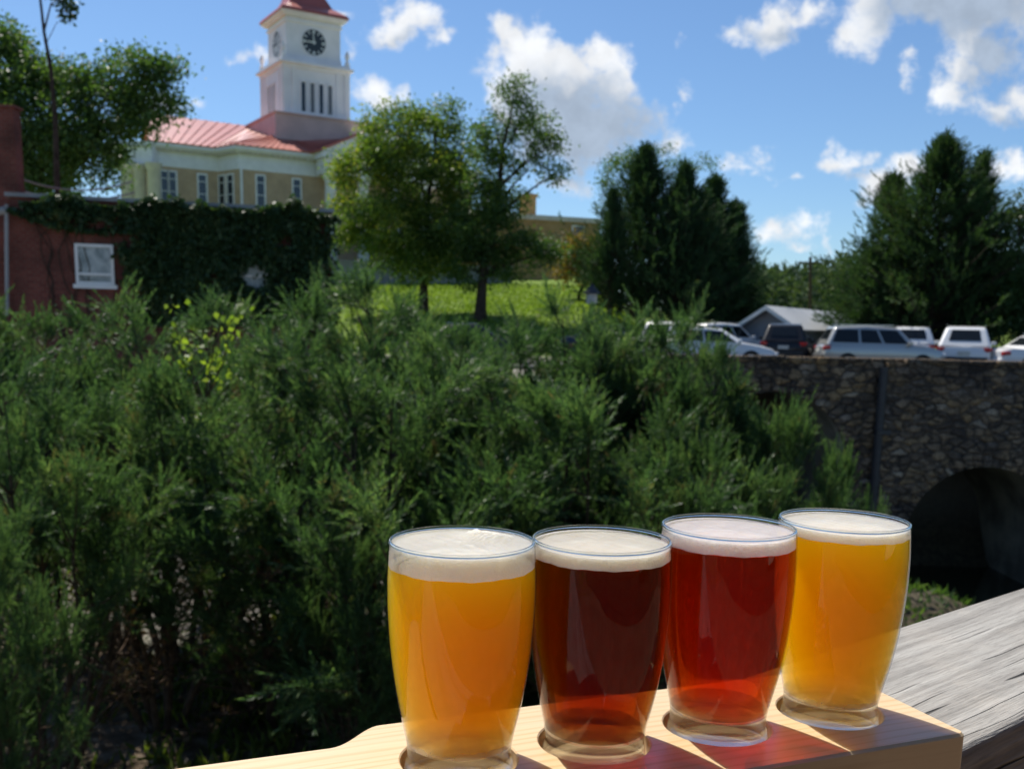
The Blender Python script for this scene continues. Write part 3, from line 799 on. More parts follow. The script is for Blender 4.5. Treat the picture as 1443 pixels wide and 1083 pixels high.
# ------------------------------------------------------------------ wall frames: s along the wall, z up, o out of the wall
class Wall:
    def __init__(s, a, b):
        s.a = Vector((a[0], a[1], 0)); d = Vector((b[0] - a[0], b[1] - a[1], 0)); s.len = d.length; s.d = d.normalized()
        s.n = Vector((s.d.y, -s.d.x, 0))                        # outwards when b lies right of a, seen from outside
    def p(s, t, z, o=0.0): q = s.a + s.d * t + s.n * o; return Vector((q.x, q.y, z))
    def box(s, mb, t0, t1, z0, z1, o0, o1):
        v = [s.p(t, z, o) for z in (z0, z1) for (t, o) in ((t0, o0), (t1, o0), (t1, o1), (t0, o1))]
        mb.add(v, [(3, 2, 1, 0), (4, 5, 6, 7), (0, 1, 5, 4), (1, 2, 6, 5), (2, 3, 7, 6), (3, 0, 4, 7)])
    def hit(s, px, py=300):                                      # s and z where a photograph pixel meets this wall
        q = pdir(px, py); o = Vector((0, 0, EZ))
        k = (s.a - Vector((0, 0, 0))).dot(s.n) / Vector((q.x, q.y, 0)).dot(s.n)
        P = q * k; return (Vector((P.x, P.y, 0)) - s.a).dot(s.d), P.z + EZ

def window(wl, t0, t1, z0, z1, parent, frame_m, glass_m=None, rails=(.5,), bars=0, fw=.09, arch=False, sill=True):
    glass_m = glass_m or M_DARKGL
    mb = MB()
    wl.box(mb, t0, t0 + fw, z0, z1, .0, .07); wl.box(mb, t1 - fw, t1, z0, z1, .0, .07)
    wl.box(mb, t0 + fw, t1 - fw, z1 - fw, z1, .0, .07); wl.box(mb, t0 + fw, t1 - fw, z0, z0 + fw, .0, .07)
    for r in rails: zz = z0 + (z1 - z0) * r; wl.box(mb, t0 + fw, t1 - fw, zz - .03, zz + .03, .02, .06)
    for k in range(bars): tt = t0 + (t1 - t0) * (k + 1) / (bars + 1); wl.box(mb, tt - .02, tt + .02, z0 + fw, z1 - fw, .021, .055)
    f = obj('window', mb, frame_m, parent)
    mb = MB(); wl.box(mb, t0 + fw * .9, t1 - fw * .9, z0 + fw * .9, z1 - fw * .9, -.01, .018)
    obj('pane', mb, glass_m, f)
    if sill:
        mb = MB(); wl.box(mb, t0 - .06, t1 + .06, z0 - .09, z0, .0, .12); obj('sill', mb, frame_m, f)
    return f

# ------------------------------------------------------------------ red brick building with ivy
A = at(12, 272, 24); B = at(466, 295, 26)
zt = (A.z + B.z) / 2 - .08; zb = EZ - 3.0
wl = Wall(A, B)
bk = thing('brick_building', 'low red brick building half covered in ivy, with a white sash window', 'building', (A.x, A.y, zb))
back = Vector((-wl.n.x, -wl.n.y, 0)) * 7
mb = MB(); mb.prism([(A.x, A.y), (B.x, B.y), (B.x + back.x, B.y + back.y), (A.x + back.x, A.y + back.y)], zb, zt)
obj('wall', mb, M_RED, bk)
mb = MB(); wl.box(mb, -.08, wl.len + .08, zt, zt + .09, -.4, .08); obj('coping', mb, M_CONC, bk)
C0 = at(-150, 150, 24.6); C1 = at(18, 150, 24.6)
wc = Wall(C0, C1)
mb = MB(); wc.box(mb, 0, wc.len, zb, at(18, 152, 24.6).z, -.35, 0); wc.box(mb, -.05, wc.len + .05, at(18, 152, 24.6).z, at(18, 148, 24.6).z, -.4, .05)
obj('tall_wall', mb, M_RED, bk)
def b_pale(t, out):
    co = t.node('ShaderNodeTexCoord').outputs['Object']
    n = t.noise(co, 2.2, 4, .6, 1.0)
    c = t.ramp(n, [(.35, (.10, .12, .13)), (.5, (.25, .28, .29)), (.65, (.42, .44, .44))])  # pale blotches in the pane colour stand in for a reflection
    principled(t, out, Base_Color=c, Roughness=.12)
M_PALEGL = mat('painted_reflection_glass', b_pale)
s0, z1 = wl.hit(105, 343); s1, z0 = wl.hit(162, 402)
window(wl, s0, s1, z0, z1, bk, M_WHITE, M_PALEGL, rails=(.26,), fw=.07)
s0, z1 = wl.hit(337, 366); s1, z0 = wl.hit(378, 412)
window(wl, s0, s1, z0, z1, bk, M_WHITE, M_PALEGL, rails=(.5,), fw=.07)
mb = MB(); p0 = at(9, 288, 23.8); p1 = at(10, 445, 23.8)
mb.tube([p0, p1], .045, 8); mb.tube([at(-14, 300, 23.8), at(9, 296, 23.8)], .09, 8)
obj('downpipe', mb, M_CONC, bk)
# ivy: leaves hugging the wall, thick on the right, a fringe along the top
rg = np.random.default_rng(17)
n = 60000
px = rg.uniform(14, 476, n); py = rg.uniform(268, 455, n)
def vnoise(x, y, f, seed):
    r = np.random.default_rng(seed); g = r.random((64, 64)); X = x * f; Y = y * f
    i = np.floor(X).astype(int); j = np.floor(Y).astype(int); a = X - i; b = Y - j; a = a * a * (3 - 2 * a); b = b * b * (3 - 2 * b)
    G = lambda ii, jj: g[ii % 64, jj % 64]
    return (G(i, j) * (1 - a) + G(i + 1, j) * a) * (1 - b) + (G(i, j + 1) * (1 - a) + G(i + 1, j + 1) * a) * b
nz = vnoise(px, py, .022, 1) * .6 + vnoise(px, py, .07, 2) * .4
cov = smooth(165, 205, px + (nz - .5) * 70) * 1.0
fr = smooth(0, 1, 1.15 - (py - 272 - .05 * (px - 12)) / (16 + 34 * nz + 20 * smooth(60, 180, px)))
cov = np.maximum(cov, fr * smooth(20, 70, px))
strand = np.exp(-((py - (300 + .42 * (px - 30) - .0009 * (px - 30) ** 2 * 2)) / 3.0) ** 2) * (px < 185) * .8
cov = np.maximum(cov, strand)
holes = np.exp(-(((px - 357) / 20) ** 2 + ((py - 388) / 20) ** 2)) * 1.25 + np.exp(-(((px - 400) / 20) ** 2 + ((py - 340) / 9) ** 2)) + .9 * np.exp(-(((px - 300) / 9) ** 2 + ((py - 392) / 12) ** 2)) + .9 * np.exp(-(((px - 452) / 10) ** 2 + ((py - 320) / 18) ** 2)) + .8 * np.exp(-(((px - 330) / 26) ** 2 + ((py - 320) / 7) ** 2))
cov = cov * (1 - smooth(446, 476, px + (nz - .5) * 60)) + .35 * smooth(0, 1, nz - .1) * smooth(446, 470, px)
cov = cov * (1 - np.clip(holes * 1.1 - .1 + (nz - .5), 0, .985) * (holes > .12))
keep = rg.random(n) < cov * (.45 + .75 * nz)
px, py, nz = px[keep], py[keep], nz[keep]
P_ = []
for x_, y_, k_ in zip(px, py, nz):
    s_, z_ = wl.hit(x_, y_)
    if z_ > zt - .16: z_ = zt - .16 + rg.uniform(.0, 1.15) * max(0, k_ - .40)
    q = wl.p(s_, z_, .03 + rg.uniform(0, .10 + .28 * k_)); P_.append(q)
P_ = np.array([tuple(q) for q in P_])
iv = thing('ivy', 'dark ivy spreading across the right of the red brick wall and along its top', 'ivy', wl.p(wl.len * .6, zb))
nn = np.array(wl.n)
quads_obj('leaves', blades(P_ - np.array(iv.location), rg.normal(0, .55, P_.shape) + nn * .35 + np.array([0, 0, -.7]), rg.uniform(.09, .17, len(P_)), rg.uniform(.08, .13, len(P_)), rg, .4), M_IVY, iv)
mb = MB()
for k in range(26):
    s_ = wl.hit(rg.uniform(60, 465), 300)[0]; z_ = zb + 1; pts = []
    while z_ < zt:
        pts.append(wl.p(s_, z_, .03)); z_ += .35; s_ += rg.normal(0, .12)
    mb.tube(pts, .012, 4)
obj('stems', mb, M_BARK, iv)
# cables above the roof
ov = thing('overhead_wire', 'thin grey cables strung above the red brick building', 'wire', at(60, 262, 27))
mb = MB()
for (x0, y0, x1, y1) in ((20, 265, 190, 271), (30, 252, 185, 256)):
    a, b = at(x0, y0, 27), at(x1, y1, 27.5)
    mb.tube([a + (b - a) * t + Vector((0, 0, -.25 * 4 * t * (1 - t))) for t in np.linspace(0, 1, 9)], .022, 5)
obj('cables', mb, M_CONC, ov)

# ------------------------------------------------------------------ courthouse
HE = EZ + 13.5                                         # eaves
def eave(px, py):
    q = pdir(px, py); k = (HE - EZ) / q.z; return Vector((q.x * k, q.y * k, HE))
Lc, Vc, Cc, Rc = eave(207, 197), eave(302, 207.6), eave(331, 203), eave(437, 215)
ch = thing('courthouse', 'buff brick courthouse with white entablature, red metal roof and clock tower', 'courthouse', (Cc.x, Cc.y, EZ + 4))
dF = (Rc - Cc).normalized(); bF = Vector((-dF.y, dF.x, 0))          # along the front, and away from the viewer
Rp = Rc + dF * 1.2
Re = Rc + dF * 16
poly = [Lc, Vc, Cc, Rc, Re, Re + bF * 16, Lc + bF * 15]
poly = [Vector((p.x, p.y, 0)) for p in poly]
ZB = EZ + 3.0
ins = .55
def inset(poly, d):
    r = []; n = len(poly)
    for i in range(n):
        p0, p1, p2 = poly[i - 1], poly[i], poly[(i + 1) % n]
        d1 = (p1 - p0).normalized(); d2 = (p2 - p1).normalized()
        n1 = Vector((-d1.y, d1.x, 0)); n2 = Vector((-d2.y, d2.x, 0))
        m_ = (n1 + n2); m_ = m_ / max(m_.length, 1e-6); r.append(p1 + m_ * d / max(.35, m_.dot(n1)))
    return r
wallp = inset(poly, .65)
mb = MB(); mb.prism(wallp, ZB, HE - 1.75); obj('wall', mb, M_TAN, ch)
mb = MB(); mb.prism(inset(poly, .58), HE - 1.75, HE - 1.25); mb.prism(inset(poly, .64), HE - 1.25, HE - .6); mb.prism(inset(poly, .40), HE - .6, HE - .42)
mb.prism(inset(poly, .05), HE - .3, HE - .02)
mb.prism(inset(poly, .22), HE - .42, HE - .3)
obj('entablature', mb, M_WHITE, ch)
for i in range(4):                                    # toothed course under the cornice
    pp_ = inset(poly, .4)
    w_ = Wall(pp_[i], pp_[i + 1]); n = int(w_.len / .42); mb = MB(); prof = [(0, -.05)]
    for k in range(n):
        for f_, o_ in ((.25, .02), (.25, .17), (.75, .17), (.75, .02)): prof.append(((k + f_) * w_.len / n, o_))
    prof.append((w_.len, -.05)); m_ = len(prof)
    mb.add([w_.p(t, z, o) for z in (HE - .60, HE - .44) for t, o in prof], [tuple(range(m_)), tuple(range(2 * m_ - 1, m_ - 1, -1))] + [(q, (q + 1) % m_, m_ + (q + 1) % m_, m_ + q) for q in range(m_)])
    obj('dentil_course', mb, M_CREAM, ch)
wLV, wVC, wCR, wRE = (Wall(wallp[i], wallp[i + 1]) for i in range(4))
zw1 = wCR.hit(367, 246)[1]; zw0 = zw1 - 2.9
for w_, px, hw in ((wLV, 285, .42), (wLV, 243, .38), (wLV, 232, .38), (wVC, 313, .48), (wVC, 325, .48), (wCR, 367, .42), (wCR, 418, .42)):
    s_ = w_.hit(px, 260)[0]
    window(w_, s_ - hw, s_ + hw, zw0, zw1, ch, M_WHITE, rails=(.45, .78), fw=.13)
for w_, px, hw in ((wLV, 285, .55), (wCR, 367, .55), (wCR, 418, .55)):
    s_ = w_.hit(px, 260)[0]
    window(w_, s_ - hw, s_ + hw, zw0 - 4.4, zw1 - 4.4, ch, M_WHITE, rails=(.45,), fw=.13)
mb = MB(); q = wCR.p(.15, 0, .12); mb.tube([(q.x, q.y, ZB), (q.x, q.y, HE - 1.7)], .11, 8); obj('downpipe', mb, M_WHITE, ch)
# end columns on the left
for px in (217, 197, 181):
    mb = MB(); q = at(px, 250, Lc.y - .3 if px > 200 else Lc.y + .5)
    mb.lathe([(.55, ZB - EZ + EZ), (.5, ZB + .4), (.48, HE - 2.3), (.62, HE - 2.1), (.66, HE - 1.76)], (q.x, q.y, 0), 16)
    obj('column', mb, M_CREAM, ch, smooth_=True)
mb = MB(); e0 = Lc + Vector((-3.2, .8, 0))
wE = Wall(e0, Lc + Vector((.3, 0, 0))); wE.box(mb, 0, wE.len, HE - 1.74, HE - .45, -2.5, -.1); wE.box(mb, -.2, wE.len, HE - .45, HE - .06, -2.6, .1)
obj('porch_entablature', mb, M_WHITE, ch)
# portico at the right: columns and pediment
pz = Wall(Rc + dF * .6 - bF * 1.6, Rc + dF * 10.6 - bF * 1.6)
mb = MB(); pz.box(mb, 0, pz.len, HE - 1.7, HE - .5, -1.8, 0); pz.box(mb, -.25, pz.len + .25, HE - .5, HE - .04, -1.8, .25)
a_, b_, c_ = pz.p(-.3, HE, .2), pz.p(pz.len + .3, HE, .2), pz.p(pz.len / 2, HE + 2.5, .2)
bk_ = bF * 2.2
mb.add([a_, b_, c_, a_ + bk_, b_ + bk_, c_ + bk_], [(0, 1, 2), (5, 4, 3), (0, 3, 4, 1), (1, 4, 5, 2), (2, 5, 3, 0)])
obj('pediment', mb, M_WHITE, ch)
for k in range(4):
    mb = MB(); q = pz.p(.7 + k * (pz.len - 1.4) / 3, 0, -.5); mb.lathe([(.6, ZB), (.52, ZB + .5), (.46, HE - 2.3), (.6, HE - 2.0), (.66, HE - 1.71)], (q.x, q.y, 0), 16)
    obj('portico_column', mb, M_WHITE, ch, smooth_=True)
# tower
ty = Cc.y + 10.5
tc0 = at(401, 120, ty - 2.6)
c20 = math.atan2(dF.y, dF.x)
def stage(w): return [(-w, -w), (w, -w), (w, w), (-w, w)]
TC = Vector((tc0.x, tc0.y, 0)) + (dF + bF) * 2.75                    # tower centre
def tz(py, w): 
    q = TC - (dF + bF) * w
    k = q.y / pdir(400, py).y; return pdir(400, py).z * k + EZ
Mr = Matrix.Rotation(c20, 3, 'Z')
def tbox(mb, w, z0, z1, w2=None):
    w2 = w if w2 is None else w2
    vs = [TC + Mr @ Vector((x, y, 0)) + Vector((0, 0, z0)) for x, y in stage(w)] + [TC + Mr @ Vector((x, y, 0)) + Vector((0, 0, z1)) for x, y in stage(w2)]
    mb.add(vs, [(3, 2, 1, 0), (4, 5, 6, 7), (0, 1, 5, 4), (1, 2, 6, 5), (2, 3, 7, 6), (3, 0, 4, 7)])
kY = TC.y / F
wb, ws, wk = 114 / 1.27 * kY / 2, 155 / 1.27 * kY / 2, 93 / 1.27 * kY / 2     # half widths: belfry, base, clock stage
zb0, zb1 = tz(161, wb), tz(93, wb); zk1 = tz(20, wk); zs0 = tz(205, ws)
mb = MB(); tbox(mb, ws, zs0 - 3, zb0 - .15); tbox(mb, ws + .12, zb0 - .15, zb0); obj('tower_base', mb, M_PINK, ch)
tw = MB(); tbox(tw, wb, zb0, zb1)
tbox(tw, wb + .1, zb1, zb1 + .3); tbox(tw, wb + .35, zb1 + .3, zb1 + .5); tbox(tw, wb + .12, zb1 + .5, zb1 + .75)
obj('belfry', tw, M_TOWER, ch)
zc0 = zb1 + .75
mb = MB(); tbox(mb, wk, zc0, zk1); tbox(mb, wk + .07, zc0, zc0 + .5); tbox(mb, wk + .12, zk1 - .5, zk1 - .3); tbox(mb, wk + .3, zk1 - .05, zk1 + .12); tbox(mb, wk + .5, zk1 + .12, zk1 + .3)
obj('clock_stage', mb, M_TOWER, ch)
mb = MB(); prof = [(wk + .62, 0), (wk + .5, .25), (wk * .80, .9), (wk * .62, 1.7), (wk * .5, 2.6), (wk * .36, 3.6), (.25, 4.6), (.05, 5.6)]
for (w0, h0), (w1, h1) in zip(prof[:-1], prof[1:]): tbox(mb, w0, zk1 + .3 + h0, zk1 + .3 + h1, w1)
obj('tower_roof', mb, M_ROOF, ch)
cn = [TC + Mr @ Vector((x, y, 0)) for x, y in stage(1.0)]
def tface(w, k):                                       # k=0 front, k=3 left
    s_ = stage(w); a = TC + Mr @ Vector((*s_[k], 0)); b = TC + Mr @ Vector((*s_[(k + 1) % 4], 0)); return Wall(a, b)
M_LOUVRE = plain('grey_louvre', (.16, .17, .19), .6, var=.15)
for k in range(4):
    mb = MB(); w_ = tface(wb, k)
    mb2 = MB()
    OPEN = []; W_ = w_.len; oh = (zb0 + .45, zb1 - 1.05)
    cs = [W_ * (.30 + .135 * i) for i in range(4)] if k != 3 else [W_ * f_ for f_ in (.38, .50, .62)]
    for i, c_ in enumerate(cs):
        ob_ = MB(); w_.box(ob_, c_ - .17, c_ + .17, oh[0], oh[1], -.02, .012); OPEN.append((ob_, M_DARKGL if i % 2 == 0 else M_LOUVRE))
        w_.box(mb, c_ - .29, c_ - .20, oh[0], oh[1] + .1, .0, .10); w_.box(mb, c_ + .20, c_ + .29, oh[0], oh[1] + .1, .0, .10)
        w_.box(mb, c_ - .24, c_ + .24, oh[1], oh[1] + .16, .013, .12)
    for t_ in (.0, .13, .80, .93): w_.box(mb, W_ * t_ + .003, W_ * t_ + .35, zb0, zb1, .0, .09)
    w_.box(mb, .0, W_, zb0, zb0 + .3, .0, .13)
    f_ = obj('belfry_trim', mb, M_TOWER, ch); [obj('belfry_opening', q_, m_, f_) for q_, m_ in OPEN]
M_DIALD = plain('clock_dial_dark', (.025, .035, .05), .5, var=.1)
M_DIALW = plain('clock_dial_pale', (.62, .60, .60), .5, var=.05)
for k in (0, 3):
    w_ = tface(wk, k); cz = tz(51, wk) - .15; R_ = 16.6 * kY; ct = w_.len * .5 if k == 0 else w_.len * .5
    def disc(mb, r0, r1, o0, o1, n=40):
        vs = []
        for i in range(n):
            a = 2 * math.pi * i / n
            for r, o in ((r0, o0), (r1, o0), (r1, o1), (r0, o1)): vs.append(w_.p(ct + r * math.cos(a), cz + r * math.sin(a), o))
        fs = []
        for i in range(n):
            j = (i + 1) % n
            for q in range(4): fs.append((i * 4 + q, j * 4 + q, j * 4 + (q + 1) % 4, i * 4 + (q + 1) % 4))
        mb.add(vs, fs)
    mb = MB(); disc(mb, .02, R_, .0, .05)
    d_ = obj('clock_dial', mb, M_DIALD if k == 0 else M_DIALW, ch)
    mk = M_WHITE if k == 0 else M_DIALD
    for h in range(12):                                # hour marks as bars, doubled at the quarters
        a = math.pi / 2 - h * math.pi / 6
        for off in ((-.06, .06) if h % 3 == 0 else (0,)):
            mb = MB(); r0, r1 = R_ * .66, R_ * .90; wv = .05
            ca, sa = math.cos(a), math.sin(a)
            v = [w_.p(ct + r * ca - (e + off) * sa, cz + r * sa + (e + off) * ca, o) for o in (.052, .07) for r, e in ((r0, -wv), (r1, -wv), (r1, wv), (r0, wv))]
            mb.add(v, [(0, 1, 2, 3), (7, 6, 5, 4), (0, 4, 5, 1), (1, 5, 6, 2), (2, 6, 7, 3), (3, 7, 4, 0)])
            obj('hour_mark', mb, mk, d_)
    mb = MB(); disc(mb, R_ * .96, R_ * 1.06, .0, .08); obj('rim', mb, M_TOWER, d_)
    for nm, a, ln, wd in (('minute_hand', math.pi / 2 + math.pi / 30, .88, .055), ('hour_hand', math.pi, .62, .075)):
        mb = MB(); ca, sa = math.cos(a), math.sin(a)
        v = [w_.p(ct + r * R_ * ca - e * sa, cz + r * R_ * sa + e * ca, o) for o in (.08, .10) for r, e in ((-.15, -wd), (ln, -wd * .5), (ln, wd * .5), (-.15, wd))]
        mb.add(v, [(0, 1, 2, 3), (7, 6, 5, 4), (0, 4, 5, 1), (1, 5, 6, 2), (2, 6, 7, 3), (3, 7, 4, 0)])
        obj(nm, mb, mk, d_)
for k in range(4):                                     # urns and rail on the belfry corners
    mb = MB(); q = TC + Mr @ (Vector((*stage(wb - .1)[k], 0)))
    mb.lathe([(.22, 0), (.22, .3), (.1, .4), (.2, .75), (.2, .9), (.06, 1.25)], (q.x, q.y, zc0 + .005), 12)
    obj('corner_urn', mb, M_TOWER, ch, smooth_=True)
# roofs with standing seams
def roof(name, quads, step=.55):
    mb = MB()
    for (a, b, c, d) in quads:                         # a->b along the eave, d->c along the ridge
        mb.slab(a, b, c, d, .10)
        a, b, c, d = map(Vector, (a, b, c, d)); n = max(2, int((b - a).length / step))
        nr = (b - a).cross(d - a)
        if nr.length < 1e-4: nr = (b - a).cross(c - a)
        nr.normalize()
        e = (b - a).normalized()
        for i in range(n + 1):
            t = i / n; p0 = a + (b - a) * t; p1 = d + (c - d) * t
            if (p1 - p0).length < .3: continue
            w_ = e * .035
            mb.add([p0 - w_, p0 + w_, p1 + w_, p1 - w_, p0 - w_ + nr * .07, p0 + w_ + nr * .07, p1 + w_ + nr * .07, p1 - w_ + nr * .07], [(3, 2, 1, 0), (4, 5, 6, 7), (0, 1, 5, 4), (1, 2, 6, 5), (2, 3, 7, 6), (3, 0, 4, 7)])
    return obj(name, mb, M_ROOF, ch)
def atz(px, py, z):
    q = pdir(px, py); k = (z - EZ) / q.z; return Vector((q.x * k, q.y * k, z))
ZR = HE + 3.9
rg0 = atz(212, 160, ZR); rg1 = atz(352, 178, ZR)
up_ = Vector((0, 0, .02))
apex = atz(402, 188, HE + 2.6)
roof('main_roof', [(Lc + up_, Vc + up_, rg1, rg0), (rg0, rg1, rg1 + bF * 9 - Vector((0, 0, 3.9)), rg0 + bF * 9 - Vector((0, 0, 3.9)))])
roof('bay_roof', [(Cc + up_, Rc + up_, apex + dF * .05, apex), (Vc + up_, Cc + up_, apex, rg1)])
far = apex + dF * 9 + Vector((0, 0, .0))
pk = c_
pk = pz.p(pz.len / 2, HE + 2.6, .3)
roof('portico_roof', [(Rc + up_, pz.p(-.4, HE + .03, .3), pk, pk + bF * 7), (apex, Rc + up_, pk + bF * 7, pk + bF * 9)])

# retaining wall below the courthouse
rw = Wall(at(452, 400, 66), at(720, 400, 69))
t0 = thing('retaining_wall', 'grey concrete retaining wall at the top of the grass slope', 'wall', rw.p(0, EZ + 1))
mb = MB(); rw.box(mb, 0, rw.len, EZ + 1.0, at(560, 372, 67).z, -.4, 0); obj('wall', mb, M_CONC, t0)
mb = MB(); rw.box(mb, -.1, rw.len + .1, at(560, 372, 67).z, at(560, 369, 67).z, -.45, .06); obj('cap', mb, M_CONC, t0)

# ochre building with chimney
ob = thing('ochre_building', 'flat-roofed ochre brick building with a square chimney behind the trees', 'building', at(780, 410, 76))
ob.location.z = EZ + 1.5
w1 = Wall(at(688, 300, 76), at(846, 305, 79))
zt1 = at(780, 303, 77).z
mb = MB(); w1.box(mb, 0, w1.len, EZ + 1.5, zt1 - .35, -14, 0); obj('wall', mb, M_OCHRE, ob)
mb = MB(); w1.box(mb, -.15, w1.len + .15, zt1 - .35, zt1, -14.1, .15); obj('parapet', mb, M_CREAM, ob)
zb_ = at(780, 343, 77).z
mb = MB(); w1.box(mb, -.05, w1.len + .05, zb_ - .2, zb_ + .05, 0, .1); obj('string_course', mb, M_CREAM, ob)
s0 = w1.hit(757)[0]; s1 = w1.hit(775)[0]
mb = MB(); w1.box(mb, s0, s1, zt1 - .3, at(766, 272, 78).z, -4, -3); w1.box(mb, s0 - .1, s1 + .1, at(766, 272, 78).z, at(766, 268, 78).z, -4.1, -2.9); obj('chimney', mb, M_OCHRE, ob)
for px in (815,):
    s_ = w1.hit(px)[0]; zz = at(px, 325, 77).z
    window(w1, s_ - .5, s_ + .5, zz - .9, zz + .5, ob, M_WHITE, rails=(.5,))
w2 = Wall(at(690, 380, 70), at(800, 380, 72))
mb = MB(); w2.box(mb, 0, w2.len, EZ + 1.2, at(740, 377, 71).z, -3.5, 0)
obj('low_wing', mb, M_OCHRE, ob)
# post lantern
lp = at(832, 470, 46); lp.z = gzf(lp.x, lp.y)
la = thing('lantern_post', 'white post lantern with a dark pyramid cap beside the cedar clump', 'lamp', lp)
zl0, zl1 = at(832, 428, 46).z, at(832, 414, 46).z
mb = MB(); mb.tube([(lp.x, lp.y, lp.z), (lp.x, lp.y, zl0)], .07, 8); obj('post', mb, M_DARK, la)
mb = MB(); mb.prism([(lp.x + .24 * math.cos(a), lp.y + .24 * math.sin(a)) for a in np.linspace(0, 2 * math.pi, 7)[:-1]], zl0, zl1); obj('globe', mb, M_GREYROOF, la)
mb = MB(); mb.lathe([(.42, 0), (.38, .06), (.1, .34), (.04, .45)], (lp.x, lp.y, zl1), 6); obj('cap', mb, M_DARK, la)

# grey gabled building across the car park
gb = thing('gabled_building', 'long grey building with a pale metal gable roof beyond the car park', 'building', at(1120, 490, 50))
gb.location.z = EZ - 1.4
gA, gB_ = at(1024, 462, 49.5), at(1120, 470, 46.5)          # gable end, eaves left and right
gz_ = EZ + .1
ridge0 = at(1076, 430, 47.5); ridge1 = at(1182, 434, 60)
zr = ridge0.z; zev = at(1030, 455, 49).z
Lg = Vector((at(1030, 455, 49).x, 49, zev)); Rg = Vector((at(1128, 472, 46).x, 46, at(1128, 472, 46).z)); Rg.z = zev = (Lg.z + Rg.z) / 2; Lg.z = zev
gd = Vector((ridge1.x - ridge0.x, ridge1.y - ridge0.y, 0))
ridge0 = Vector(((Lg.x + Rg.x) / 2, (Lg.y + Rg.y) / 2, zr))
mb = MB()
lo = EZ - 1.5
inn = gd.normalized() * .5
P = [Vector((p.x, p.y, 0)) + inn for p in (Lg.lerp(ridge0, .08), Rg.lerp(ridge0, .08))]
g0, g1 = P
mb.add([(g0.x, g0.y, lo), (g1.x, g1.y, lo), (g1.x, g1.y, zev), (ridge0.x + inn.x, ridge0.y + inn.y, zr - .12), (g0.x, g0.y, zev)] +
       [(g0.x + gd.x, g0.y + gd.y, lo), (g1.x + gd.x, g1.y + gd.y, lo), (g1.x + gd.x, g1.y + gd.y, zev), (ridge0.x + gd.x, ridge0.y + gd.y, zr - .12), (g0.x + gd.x, g0.y + gd.y, zev)],
       [(0, 1, 2, 3, 4), (9, 8, 7, 6, 5), (1, 6, 7, 2), (0, 4, 9, 5), (2, 7, 8, 3), (3, 8, 9, 4), (0, 5, 6, 1)])
obj('wall', mb, M_GREYWALL, gb)
mb = MB(); mb.slab(Rg, Rg + gd, ridge0 + gd, ridge0, .12); mb.slab(ridge0, ridge0 + gd, Lg + gd, Lg, .12)
obj('roof', mb, M_GREYROOF, gb)
mb = MB()
for a_, b_ in ((Lg, ridge0), (ridge0, Rg)):
    d_ = Vector((0, 0, -.2)); o_ = -inn * .08
    mb.add([a_ + o_, b_ + o_, b_ + d_ + o_, a_ + d_ + o_, a_ + inn * .08, b_ + inn * .08, b_ + d_ + inn * .08, a_ + d_ + inn * .08], [(0, 1, 2, 3), (7, 6, 5, 4), (0, 4, 5, 1), (1, 5, 6, 2), (2, 6, 7, 3), (3, 7, 4, 0)])
obj('barge_board', mb, M_WHITE, gb)
# utility pole
up0_ = at(1141, 470, 95); up0_.z = gzf(up0_.x, 95)
po = thing('utility_pole', 'slim wooden utility pole in front of the far-off wood', 'pole', up0_)
mb = MB(); mb.tube([up0_, at(1142, 362, 95)], [.2, .14], 8); obj('pole', mb, M_BARK2, po)
q = at(1142, 370, 95); mb = MB(); mb.box(q, (2.2, .12, .14)); obj('crossarm', mb, M_BARK2, po)

# ------------------------------------------------------------------ cars
def paint(name, c, metal=0.0, rough=.3):
    def b(t, out):
        principled(t, out, Base_Color=c, Roughness=rough, Metallic=metal, Coat_Weight=.6 if max(c) > .1 else .25, Coat_Roughness=.04, Specular_IOR_Level=.5 if max(c) > .1 else .25)
    return mat(name, b)
P_WHITE = paint('white_car_paint', (.72, .72, .72)); P_SILV = paint('silver_car_paint', (.42, .42, .40), .55); P_BLACK = paint('black_car_paint', (.012, .013, .016))
P_BLUE = paint('dark_blue_car_paint', (.02, .03, .055))
M_TYRE = plain('tyre_rubber', (.018, .018, .018), .85); M_RIM = plain('alloy_rim', (.45, .45, .46), .3, 1.0)
M_CARGL = plain('car_glass', (.012, .015, .018), .04, var=.1, spec=.4)
M_TAIL = plain('tail_light_red', (.38, .012, .012), .15, var=.1); M_HEAD = plain('head_light', (.62, .64, .66), .08, var=.1); M_TRIM = plain('black_trim', (.02, .02, .02), .6); M_CHROME = plain('chrome', (.7, .7, .7), .08, 1.0, var=.03)
M_PLATE = plain('number_plate', (.55, .55, .5), .5)

